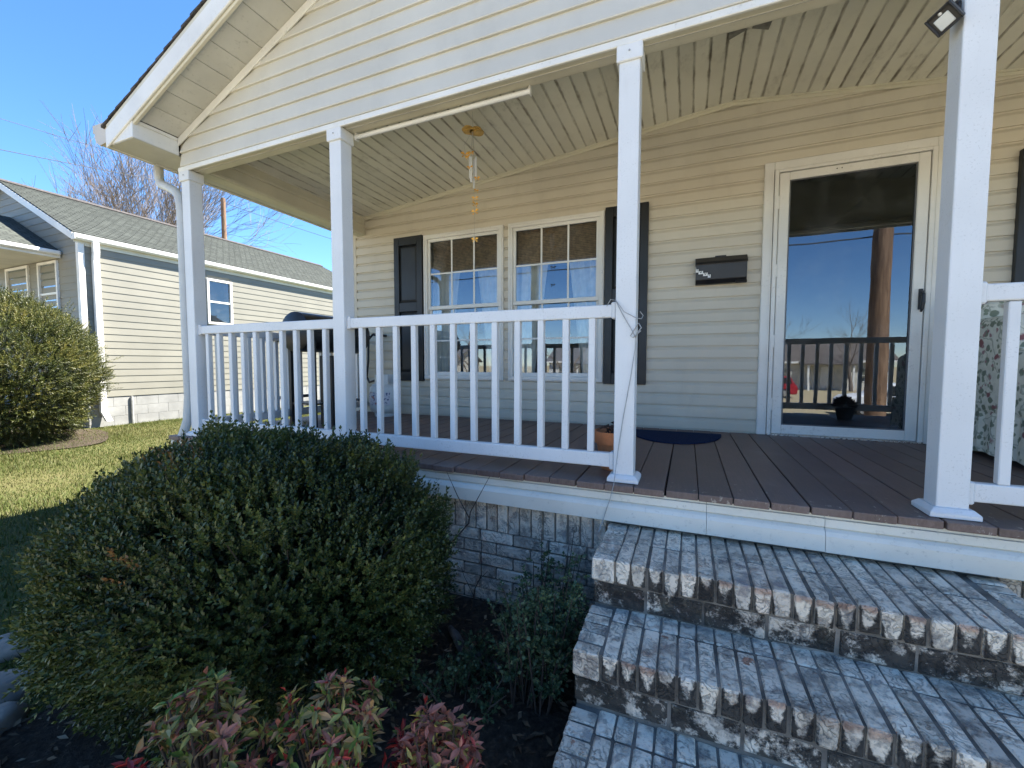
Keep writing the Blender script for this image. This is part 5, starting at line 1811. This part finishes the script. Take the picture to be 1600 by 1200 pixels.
# front (gable) boards
for k in range(32):
    z0 = nz0 + k * NP
    top = z0 + NP

    def hw_(z):
        return min(3.09, 3.09 - (z - 3.05) / 0.478) if z > 3.05 else 3.09
    e0, e1 = hw_(z0), hw_(top)
    if e0 < 0.12:
        break
    e1 = max(e1, 0.01)
    add('siding_board', MB().extrude(CLAP, lambda a, b: (RX - (e0 + (e1 - e0) * b / NP), NY0 + a, z0 + b), lambda a, b: (RX + (e0 + (e1 - e0) * b / NP) - 0.06, NY0 + a, z0 + b)).mesh('siding_board', m_nsid), nb)
add('body_shell', MB().box(RX - 3.07, NX - 0.012, NY0 + 0.012, NY1, -0.14, 3.02).mesh('body_shell', m_nsid), nb)
add('corner_trim', MB().box(NX - 0.075, NX + 0.022, NY0 - 0.022, NY0 + 0.075, -0.14, 3.04).mesh('corner_trim', m_trim, bevel=0.004), nb)
blk = add('foundation', MB().box(RX - 3.05, NX - 0.02, NY0 + 0.025, NY1 - 0.02, G - 0.1, -0.14).mesh('foundation', m_nblock), nb)
bk_me = [brick_mesh(0.4025, 0.03, 0.2015, m_nblock, 600 + i, 0.0015, 0.003) for i in range(4)]
for c in range(3):
    for i in range(22):
        yy = NY0 + 0.22 + i * 0.405 + (0.2 if c % 2 else 0)
        if yy < NY1 - 0.2:
            add('block', bk_me[rng.randrange(4)], blk, TR((NX - 0.015, yy, -0.245 - c * 0.204), (0, 0, math.pi / 2)))
# roof: two sheets with thickness, UV laid along the slope
for sgn in (1, -1):
    ze, zr = 3.105, 4.62
    xe = RX + sgn * 3.135
    ye0, ye1 = NY0 - 0.10, NY1 + 0.12
    m = MB()
    ns = 24
    for i in range(ns):
        f0, f1 = i / ns, (i + 1) / ns + 0.004
        xa, xb_ = xe + (RX - xe) * f0, xe + (RX - xe) * f1
        za, zb_ = ze + (zr - ze) * f0 + 0.045, ze + (zr - ze) * f1 + 0.030
        m.extrude([(xa, za - 0.03), (xb_, zb_ - 0.03), (xb_, zb_), (xa, za)], lambda a, b: (a, ye0, b), lambda a, b: (a, ye1, b))
    me = m.mesh('roof', m_nshin)
    uvl = me.uv_layers.new(name='UVMap')
    for lp in me.loops:
        co_ = me.vertices[lp.vertex_index].co
        uvl.data[lp.index].uv = (co_.y, math.hypot(co_.x - xe, co_.z - ze))
    add('roof', me, nb)
    # rake fascia and soffit of the gable front
    add('rake_fascia', MB().extrude([(xe, ze - 0.13), (RX, zr - 0.13), (RX, zr + 0.012), (xe, ze + 0.012)], lambda a, b: (a, ye0 - 0.012, b), lambda a, b: (a, ye0 + 0.008, b)).mesh('rake_fascia', m_trim, bevel=0.003), nb)
    add('rake_soffit', MB().extrude([(xe, ze - 0.125), (RX, zr - 0.125), (RX, zr - 0.115), (xe, ze - 0.115)], lambda a, b: (a, ye0 + 0.008, b), lambda a, b: (a, NY0 - 0.018, b)).mesh('rake_soffit', m_trim), nb)
add('ridge_cap', MB().extrude([(RX - 0.14, 4.60), (RX, 4.672), (RX + 0.14, 4.60), (RX + 0.14, 4.615), (RX, 4.690), (RX - 0.14, 4.615)], lambda a, b: (a, NY0 - 0.11, b), lambda a, b: (a, NY1 + 0.13, b)).mesh('ridge_cap', m_shingle_own), nb)
add('eave_soffit', MB().box(NX + 0.019, NX + 0.034, NY0 - 0.08, NY1 + 0.1, 2.945, 2.985).mesh('eave_soffit', m_beige), nb)
add('frieze_board', MB().box(NX + 0.0185, NX + 0.026, NY0 + 0.08, NY1, 2.90, 2.944).mesh('frieze_board', m_beige), nb)
add('eave_fascia', MB().box(NX + 0.020, NX + 0.034, NY0 - 0.10, NY1 + 0.12, 2.986, 3.09).mesh('eave_fascia', m_trim), nb)
gpf = [(0.186, 3.10), (0.186, 2.995), (0.25, 2.985), (0.285, 3.02), (0.295, 3.10), (0.283, 3.10), (0.275, 3.03), (0.247, 3.0), (0.196, 3.005), (0.196, 3.10)]
gt = add('gutter', MB().extrude(gpf, lambda a, b: (NX + a - 0.15, NY0 - 0.10, b), lambda a, b: (NX + a - 0.15, NY1 + 0.12, b)).mesh('gutter', m_trim), nb)
add('end_cap', MB().box(NX + 0.036, NX + 0.148, NY0 - 0.106, NY0 - 0.1005, 2.985, 3.102).mesh('end_cap', m_trim), gt)
dsn = MB()


def rect_tube(mb_, pts, w_, d_):
    for a, b in zip(pts[:-1], pts[1:]):
        a, b = Vector(a), Vector(b)
        mb_.extrude([(-w_, -d_), (w_, -d_), (w_, d_), (-w_, d_)], lambda p_, q_: (a.x + p_, a.y + q_, a.z), lambda p_, q_: (b.x + p_, b.y + q_, b.z))


rect_tube(dsn, [(NX + 0.095, NY0 + 0.22, 2.99), (NX + 0.095, NY0 + 0.22, 2.78), (NX + 0.068, NY0 + 0.22, 2.64), (NX + 0.068, NY0 + 0.22, -0.42), (NX + 0.20, NY0 + 0.25, -0.62)], 0.042, 0.052)
add('downspout', dsn.mesh('downspout', m_trim, bevel=0.006), nb)
# conduit on the block wall
add('conduit', MB().tube([(NX + 0.03, 3.13, -0.14), (NX + 0.03, 3.13, G)], 0.022, 8).mesh('conduit', m_wire), nb)


def plain_window(parent, M, w_, h_, rows=2, label=None, glass=None):
    """built in local XZ, facing -Y"""
    e_ = add('window', None, parent, M)
    if label:
        e_['label'] = label
    c = MB()
    t_ = 0.055
    c.box(-w_ / 2, w_ / 2, -0.04, 0.02, h_ - t_, h_).box(-w_ / 2, w_ / 2, -0.05, 0.02, 0, t_).box(-w_ / 2, -w_ / 2 + t_, -0.04, 0.02, t_, h_ - t_).box(w_ / 2 - t_, w_ / 2, -0.04, 0.02, t_, h_ - t_)
    add('frame', c.mesh('frame', m_trim, bevel=0.004), e_, M)
    add('sash_rail', MB().box(-w_ / 2 + t_, w_ / 2 - t_, -0.025, 0.012, h_ / 2 - 0.022, h_ / 2 + 0.022).mesh('sash_rail', m_trim), e_, M)
    for z_a, z_b in ((t_, h_ / 2 - 0.022), (h_ / 2 + 0.022, h_ - t_)):
        add('pane', MB().quad((-w_ / 2 + t_, 0.0, z_a), (w_ / 2 - t_, 0.0, z_a), (w_ / 2 - t_, 0.0, z_b), (-w_ / 2 + t_, 0.0, z_b)).mesh('pane', glass or m_glass_win), e_, M)
        add('shade', MB().quad((-w_ / 2 + t_, 0.03, z_a), (w_ / 2 - t_, 0.03, z_a), (w_ / 2 - t_, 0.03, z_b), (-w_ / 2 + t_, 0.03, z_b)).mesh('shade', plain('window_shade', (0.34, 0.34, 0.32), 0.9, 0.2, 20)), e_, M)
    return e_


plain_window(nb, TR((NX - 0.004, (NW[0] + NW[1]) / 2, NW[2]), (0, 0, math.pi / 2)), NW[1] - NW[0], NW[3] - NW[2], label='double hung window in the sunlit side wall', glass=m_glass_side)
plain_window(nb, TR((-13.75, NY0 - 0.005, 1.35)), 1.05, 1.33, label='porch window left of the corner')
plain_window(nb, TR((-12.38, NY0 - 0.005, 1.35)), 0.82, 1.33, label='porch window next to the corner')
# little entry porch roof on the front
pr_ = MB()
PX0, PXr, PZ, PZr = -11.84, -13.9, 2.80, 3.74
pr_.extrude([(PX0, PZ), (PXr, PZr), (PXr - 2.1, PZ), (PXr - 2.1, PZ + 0.05), (PXr, PZr + 0.05), (PX0, PZ + 0.05)], lambda a, b: (a, -0.2, b), lambda a, b: (a, NY0 - 0.018, b))
me = pr_.mesh('porch_roof', m_nshin)
uvl = me.uv_layers.new(name='UVMap')
for lp in me.loops:
    co_ = me.vertices[lp.vertex_index].co
    uvl.data[lp.index].uv = (co_.y, math.hypot(co_.x - PX0, co_.z - PZ))
pro = add('porch_roof', me, nb)
add('porch_fascia', MB().box(PX0 - 0.01, PX0 + 0.012, -0.2, NY0 - 0.02, PZ - 0.10, PZ + 0.03).mesh('porch_fascia', m_trim), pro)
add('porch_gutter', MB().box(PX0 + 0.013, PX0 + 0.10, -0.2, NY0 - 0.03, PZ - 0.05, PZ + 0.035).mesh('porch_gutter', m_trim, bevel=0.02), pro)
add('porch_ceiling', MB().box(PXr - 2.05, PX0 - 0.012, -0.15, NY0 - 0.02, PZ - 0.09, PZ - 0.075).mesh('porch_ceiling', m_beige), pro)
for yy in (-0.05,):
    add('porch_column', MB().box(PX0 - 0.16, PX0 - 0.04, yy - 0.06, yy + 0.06, G, PZ - 0.09).mesh('porch_column', m_trim, bevel=0.006), pro)
add('porch_slab', MB().box(PXr - 2.0, PX0, -0.2, NY0 - 0.02, G, G + 0.35).mesh('porch_slab', m_concrete), nb)

# ------------------------------------------------------------------ yew at the neighbour's corner
m_yew = mat_leaf('yew_needle', [(0.0, (0.011, 0.019, 0.005)), (0.4, (0.045, 0.058, 0.010)), (0.7, (0.11, 0.108, 0.020)), (0.9, (0.19, 0.155, 0.034)), (1.0, (0.25, 0.145, 0.05))], 0.5, 0.22, 0.4)
yew = thing('yew_shrub', 'sunlit yellow green yew shrub at the corner of the house next door', 'shrub', (-9.9, 1.35, G))
rs = np.random.RandomState(8)
YC, YA = np.array([-10.15, 0.95, 0.38]), np.array([1.10, 1.15, 1.18])
ny = 15000
q = unit(rs.normal(size=(ny, 3)))
rsc = 1 + 0.10 * lump(q, 3.0, 2.0) + 0.06 * lump(q, 8.0, 5.0) + 0.08 * (rs.uniform(0, 1, ny) ** 4)
dep = rs.uniform(0, 1, ny) ** 1.5 * 0.28
yp = YC + q * YA * (rsc - dep)[:, None]
mk = yp[:, 2] > G + 0.1
yp, q, dep = yp[mk], q[mk], dep[mk]
ny = len(yp)
dirn = unit(q + np.array([0, 0, 0.55]) + rs.normal(size=(ny, 3)) * 0.4)
tn = 0.55 + 0.15 * lump(yp, 3.0, 1.0) + rs.uniform(-0.2, 0.2, ny) - dep * 1.2
v1, t1, a1 = sprigs(yp, dirn, 9, rs.uniform(0.10, 0.20, ny), 0.040, 0.0105, rs, 1.15, tn)
nl_ = 60
q2 = unit(rs.normal(size=(nl_, 3)) * np.array([1, 1, 0.6]) + np.array([0.2, 0, 0.5]))
yp2 = YC + q2 * YA * 1.0
v2, t2, a2 = sprigs(yp2, unit(q2 + np.array([0, 0, 0.4])), 16, rs.uniform(0.22, 0.40, nl_), 0.05, 0.009, rs, 1.0, np.full(nl_, 0.6))
add('foliage', np_mesh('foliage', np.concatenate([v1, v2]), np.concatenate([t1, t2 + len(v1)]), m_yew, np.concatenate([a1, a2])), yew, kind='stuff')
ym = MB()
for i in range(14):
    d_ = unit(rs.normal(size=(1, 3)) + np.array([[0, 0, 0.8]]))[0]
    e_ = YC + d_ * YA * 0.6
    ym.tube([(YC[0] + rs.uniform(-.1, .1), YC[1] + rs.uniform(-.1, .1), G), tuple((np.array([YC[0], YC[1], G]) * 0.55 + e_ * 0.45)), tuple(e_)], [0.03, 0.018, 0.006], 5, caps=False)
add('stems', ym.mesh('stems', m_twig), yew, kind='stuff')
bedn = MB()
bedn.quad(*[(-10.3 + (1.5 + 0.12 * math.sin(4 * a_)) * math.cos(a_), 1.05 + (1.25 + 0.1 * math.cos(3 * a_)) * math.sin(a_), G + 0.026) for a_ in [2 * math.pi * i / 40 for i in range(40)]])
add('shrub_bed', bedn.mesh('shrub_bed', m_soil), kind='structure')

# ------------------------------------------------------------------ bare trees


def grow(mbs, p, d, L, r, lvl, rr, maxl, up=0.25, spread=0.5, nchild=(2, 4)):
    nseg = 3 if lvl < maxl else 2
    pts, rads_ = [p.copy()], [r]
    c = p.copy()
    dd_ = d.copy()
    for i in range(nseg):
        dd_ = (dd_ + Vector((rr.gauss(0, 1), rr.gauss(0, 1), rr.gauss(0, 1))) * 0.10 + Vector((0, 0, up * 0.25))).normalized()
        c = c + dd_ * (L / nseg)
        pts.append(c.copy())
        rads_.append(r * (1 - 0.45 * (i + 1) / nseg))
    mbs[0 if lvl < 1 else 1].tube(pts, rads_, 7 if lvl < 2 else (5 if lvl < 3 else 3), caps=False)
    if lvl >= maxl:
        return
    k = rr.randint(*nchild)
    for j in range(k):
        t = 1.0 if j == 0 else rr.uniform(0.35, 1.0)
        i0 = min(int(t * nseg), nseg - 1)
        f_ = t * nseg - i0
        b = pts[i0].lerp(pts[i0 + 1], f_)
        ax = dd_.orthogonal().normalized()
        ax.rotate(Quaternion(dd_, rr.uniform(0, 6.283)))
        ang = rr.uniform(0.25, 1.0) * spread if j else rr.uniform(0.05, 0.3)
        nd = dd_.copy()
        nd.rotate(Quaternion(ax, ang))
        nd = (nd + Vector((0, 0, up * 0.5))).normalized()
        grow(mbs, b, nd, L * rr.uniform(0.62, 0.86), max(rads_[i0 + 1] * (0.85 if j == 0 else 0.6), 0.007), lvl + 1, rr, maxl, up, spread, nchild)


m_bark = mat_bark('bark_grey', (0.11, 0.088, 0.073), (0.23, 0.19, 0.158), 12, 4)


def bare_tree(base, label, stems, L, r, maxl, seed, up, spread, nchild, minr=0.0, group=None):
    rr = random.Random(seed)
    t_ = thing('bare_tree', label, 'tree', base, group=group)
    mbs = [MB(), MB()]
    for i in range(stems):
        a = 6.283 * i / stems + rr.uniform(-.4, .4)
        lean_ = 0.0 if stems == 1 else rr.uniform(0.15, 0.42)
        grow(mbs, Vector(base) + Vector((math.cos(a), math.sin(a), 0)) * (0.15 if stems > 1 else 0), Vector((math.cos(a) * lean_, math.sin(a) * lean_, 1)).normalized(), L, r, 0, rr, maxl, up, spread, nchild)
    add('trunk', mbs[0].mesh('trunk', m_bark, smooth=True), t_)
    add('crown', mbs[1].mesh('crown', m_bark), t_, kind='stuff')
    return t_


bare_tree((-24.5, 9.9, G), 'wide bare many stemmed tree behind the neighbouring roof', 8, 3.7, 0.16, 5, 4, 0.07, 0.68, (4, 4))

# ------------------------------------------------------------------ utility poles and wires
m_pole = mat_bark('pole_wood', (0.14, 0.085, 0.055), (0.30, 0.19, 0.12), 22, 9)
m_pole_pale = mat_bark('pale_pole_wood', (0.30, 0.26, 0.18), (0.50, 0.44, 0.31), 22, 9)


def pole(base, h, r, label, mat, arm=True, transformer=False, yaw=0.0):
    t_ = thing('utility_pole', label, 'utility pole', base, group=None)
    b = Vector(base)
    add('shaft', MB().tube([b, b + Vector((0, 0, h * 0.5)), b + Vector((0, 0, h))], [r, r * 0.88, r * 0.74], 16).mesh('shaft', mat, smooth=True, sharp=50), t_)
    M_ = TR(base, (0, 0, yaw))
    if arm:
        add('crossarm', MB().box(-0.9, 0.9, -0.05 - r * 0.8, 0.05 - r * 0.8, h - 0.55, h - 0.43).mesh('crossarm', mat, bevel=0.01), t_, M_)
        for xx in (-0.8, -0.35, 0.35, 0.8):
            add('insulator', MB().lathe([(0.03, 0), (0.045, 0.03), (0.03, 0.06), (0.045, 0.09), (0.02, 0.13)], (xx, -r * 0.8, h - 0.43), 10).mesh('insulator', plain('insulator_glass', (0.35, 0.36, 0.36), 0.3)), t_, M_)
    if transformer:
        add('transformer', MB().lathe([(0.0, 0), (0.17, 0.0), (0.18, 0.03), (0.18, 0.55), (0.15, 0.62), (0.0, 0.64)], (-0.33, 0.02, h * 0.52), 18).mesh('transformer', plain('transformer_grey', (0.30, 0.32, 0.33), 0.45), smooth=True, sharp=40), t_, M_)
        add('rack', MB().box(-0.10, 0.10, -r - 0.03, -r + 0.03, h * 0.38, h * 0.38 + 0.06).mesh('rack', m_alu), t_, M_)
    return t_


pole((3.30, -4.30, G), 9.5, 0.165, 'brown wooden utility pole by the street, mirrored in the storm door', m_pole, True, True, 0.0)
pole((-9.8, -7.5, -1.95), 10.5, 0.16, 'pale utility pole by the street, mirrored in the left window', m_pole_pale, True, False, 0.0)
pole((-20.0, 11.05, G), 8.95, 0.13, 'utility pole rising behind the neighbouring roof', m_pole, False)


def wire(label, pts, r=0.008, sag=0.3):
    p0_, p1_ = Vector(pts[0]), Vector(pts[1])
    q = []
    for i in range(17):
        t = i / 16
        q.append(p0_.lerp(p1_, t) - Vector((0, 0, sag * 4 * t * (1 - t))))
    return thing('overhead_wire', label, 'wire', me=MB().tube(q, r, 5).mesh('overhead_wire', m_black_pl), M=Matrix.Identity(4))


wire('overhead wire crossing in front of the bare tree', ((-14.0, -6.0, 3.95), (-14.4, 11.0, 6.9)), 0.008, 0.1)
wire('upper overhead wire left of the roof corner', ((-16.0, -6.0, 6.2), (-20.0, 11.0, 8.9)), 0.007, 0.2)
wire('overhead wire running right from the far utility pole', ((-20.0, 11.05, 8.0), (-16.0, 30.0, 7.6)), 0.012, 0.3)
wire('upper street wire mirrored in the door', ((-9.8, -7.5, 7.2), (3.3, -4.42, 4.5)), 0.010, 0.2)
wire('street wire running right from the brown pole', ((3.3, -4.42, 4.5), (24.0, -4.6, 4.9)), 0.010, 0.2)
wire('lower street wire mirrored in the door', ((-26.0, -5.0, 3.3), (3.3, -4.42, 3.0)), 0.014, 0.2)
wire('lower street wire running right from the brown pole', ((3.3, -4.42, 3.0), (24.0, -4.6, 3.2)), 0.014, 0.2)

# ------------------------------------------------------------------ across the street (seen as reflections)
m_hw = [plain('far_wall_%d' % i, c_, 0.8, 0.1, 2, 20) for i, c_ in enumerate(((0.55, 0.52, 0.45), (0.30, 0.14, 0.10), (0.56, 0.56, 0.54)))]
m_hr = [plain('far_roof_%d' % i, c_, 0.9, 0.25, 3, 40) for i, c_ in enumerate(((0.10, 0.085, 0.075), (0.16, 0.08, 0.06), (0.12, 0.12, 0.125)))]


GF = -2.1


def far_house(cx_, cy_, w_, d_, wall, roofm, label):
    t_ = thing('far_house', label, 'house', (cx_, cy_, GF))
    z1 = GF + 2.9
    add('wall', MB().box(cx_ - w_ / 2, cx_ + w_ / 2, cy_ - d_ / 2, cy_ + d_ / 2, GF, z1).mesh('wall', wall), t_)
    zr = z1 + d_ * 0.24
    ro = add('roof', MB().extrude([(cy_ - d_ / 2 - 0.4, z1 - 0.05), (cy_, zr), (cy_ + d_ / 2 + 0.4, z1 - 0.05), (cy_ + d_ / 2 + 0.4, z1 + 0.12), (cy_, zr + 0.17), (cy_ - d_ / 2 - 0.4, z1 + 0.12)], lambda a, b: (cx_ - w_ / 2 - 0.4, a, b), lambda a, b: (cx_ + w_ / 2 + 0.4, a, b)).mesh('roof', roofm), t_)
    add('gable', MB().extrude([(cy_ - d_ / 2, z1), (cy_ + d_ / 2, z1), (cy_, zr - 0.05)], lambda a, b: (cx_ - w_ / 2 + 0.02, a, b), lambda a, b: (cx_ + w_ / 2 - 0.02, a, b)).mesh('gable', wall), t_)
    yy = cy_ + d_ / 2
    add('fascia', MB().box(cx_ - w_ / 2 - 0.4, cx_ + w_ / 2 + 0.4, yy + 0.401, yy + 0.43, z1 - 0.1, z1 + 0.1).mesh('fascia', m_trim), t_)
    for xx in (-0.33, 0.02, 0.33):
        if xx == 0.02:
            dor = add('door', MB().box(cx_ + xx * w_ - 0.5, cx_ + xx * w_ + 0.5, yy, yy + 0.05, GF + 0.3, GF + 2.4).mesh('door', m_trim), t_)
        else:
            plain_window(t_, TR((cx_ + xx * w_, yy + 0.01, GF + 0.95), (0, 0, math.pi)), 1.3, 1.3)
    add('porch_post', MB().box(cx_ - w_ * 0.15, cx_ - w_ * 0.15 + 0.16, yy + 1.3, yy + 1.46, GF, z1 - 0.2).mesh('porch_post', m_trim), t_)
    add('porch_post', MB().box(cx_ + w_ * 0.18, cx_ + w_ * 0.18 + 0.16, yy + 1.3, yy + 1.46, GF, z1 - 0.2).mesh('porch_post', m_trim), t_)
    add('porch_roof', MB().extrude([(yy + 0.431, z1 - 0.05), (yy + 1.6, z1 - 0.3), (yy + 1.6, z1 - 0.18), (yy + 0.431, z1 + 0.09)], lambda a, b: (cx_ - w_ * 0.2, a, b), lambda a, b: (cx_ + w_ * 0.24, a, b)).mesh('porch_roof', roofm), t_)


far_house(12.75, -50, 11, 8, m_hw[0], m_hr[0], 'cream house across the street mirrored in the storm door')
far_house(36.75, -52, 11, 8, m_hw[1], m_hr[1], 'red brick house across the street behind the white car')
far_house(-11.25, -52, 12, 8, m_hw[2], m_hr[2], 'grey house across the street')
far_house(-36.75, -50, 12, 8, m_hw[0], m_hr[2], 'cream house across the street mirrored in the left window')
far_house(-63.0, -52, 12, 8, m_hw[1], m_hr[0], 'red brick house far along the street')
_tl = ['thin bare tree left in the door reflection', 'round crowned bare tree in the middle of the door reflection', 'bare street tree mirrored in the left window', 'bare street tree mirrored at the edge of the left window', 'bare tree far left along the road', 'slim bare street tree mirrored in the right window', 'bare tree behind the white car across the street', 'tall bare tree at the right of the door reflection']
for i_, (tx, ty, tL, tr) in enumerate(((6.5, -33, 2.6, 0.16), (14.5, -44, 3.0, 0.2), (-19.5, -30, 3.2, 0.2), (-28.0, -31, 3.0, 0.2), (-44.0, -36, 3.4, 0.22), (-9.5, -28, 2.8, 0.16), (19.5, -40, 2.7, 0.18), (27.0, -46, 3.2, 0.2))):
    bare_tree((tx, ty, GF), _tl[i_], 1, tL, tr, 5, 12 + i_, 0.08, 0.85, (3, 3), group='bare trees across the street')


def car(c, yaw, paint, label):
    t_ = thing('parked_car', label, 'car', c)
    M_ = TR(c, (0, 0, yaw))
    prof = [(-2.2, 0.35), (-2.25, 0.75), (-2.15, 1.0), (-2.05, 1.08), (-1.75, 1.62), (-1.5, 1.70), (0.35, 1.68), (1.05, 1.12), (2.0, 0.98), (2.2, 0.80), (2.25, 0.42), (2.1, 0.30), (-2.1, 0.30)]
    b = MB().extrude(prof, lambda a, b: (a, -0.88, b), lambda a, b: (a, 0.88, b)).mesh('body', plain('car_paint_' + label[:5], paint, 0.3, 0.05, 3), bevel=0.06, seg=2)
    add('body', b, t_, M_)
    gl = NT('car_glass').done((0.02, 0.025, 0.03), 0.08)
    for s_ in (-1, 1):
        for xa, xb_ in ((-1.72, -1.05), (-0.98, -0.2), (-0.12, 0.62)):
            sl_ = 0.35 if xb_ > 0.5 else (0.0)
            pts_ = [(xa - (0.12 if xa < -1.5 else 0), s_ * 0.885, 1.12), (xb_, s_ * 0.885, 1.12), (xb_ - sl_, s_ * 0.885, 1.58), (xa, s_ * 0.885, 1.58)]
            add('side_window', MB().quad(*pts_).mesh('side_window', gl), t_, M_)
        for xx in (-1.35, 1.35):
            w_ = add('wheel', MB().lathe([(0.0, 0.11), (0.34, 0.11), (0.36, 0.06), (0.36, -0.06), (0.34, -0.11), (0.0, -0.11)], (xx, s_ * 0.80, 0.36), 20, 'y').mesh('wheel', m_black_pl, smooth=True, sharp=40), t_, M_)
            add('rim', MB().lathe([(0.0, 0.005), (0.21, 0.0), (0.22, -0.005)], (xx, s_ * 0.915, 0.36), 16, 'y').mesh('rim', m_alu), w_, M_)
    return t_


car((9.6, -21.5, GF), math.pi, (0.75, 0.76, 0.77), 'white estate car parked across the street in the door reflection')
car((5.6, -33.5, GF), math.pi, (0.35, 0.02, 0.03), 'red car parked across the street left in the door reflection')
car((-12.5, -21.5, GF), math.pi, (0.03, 0.035, 0.05), 'dark car parked across the street')
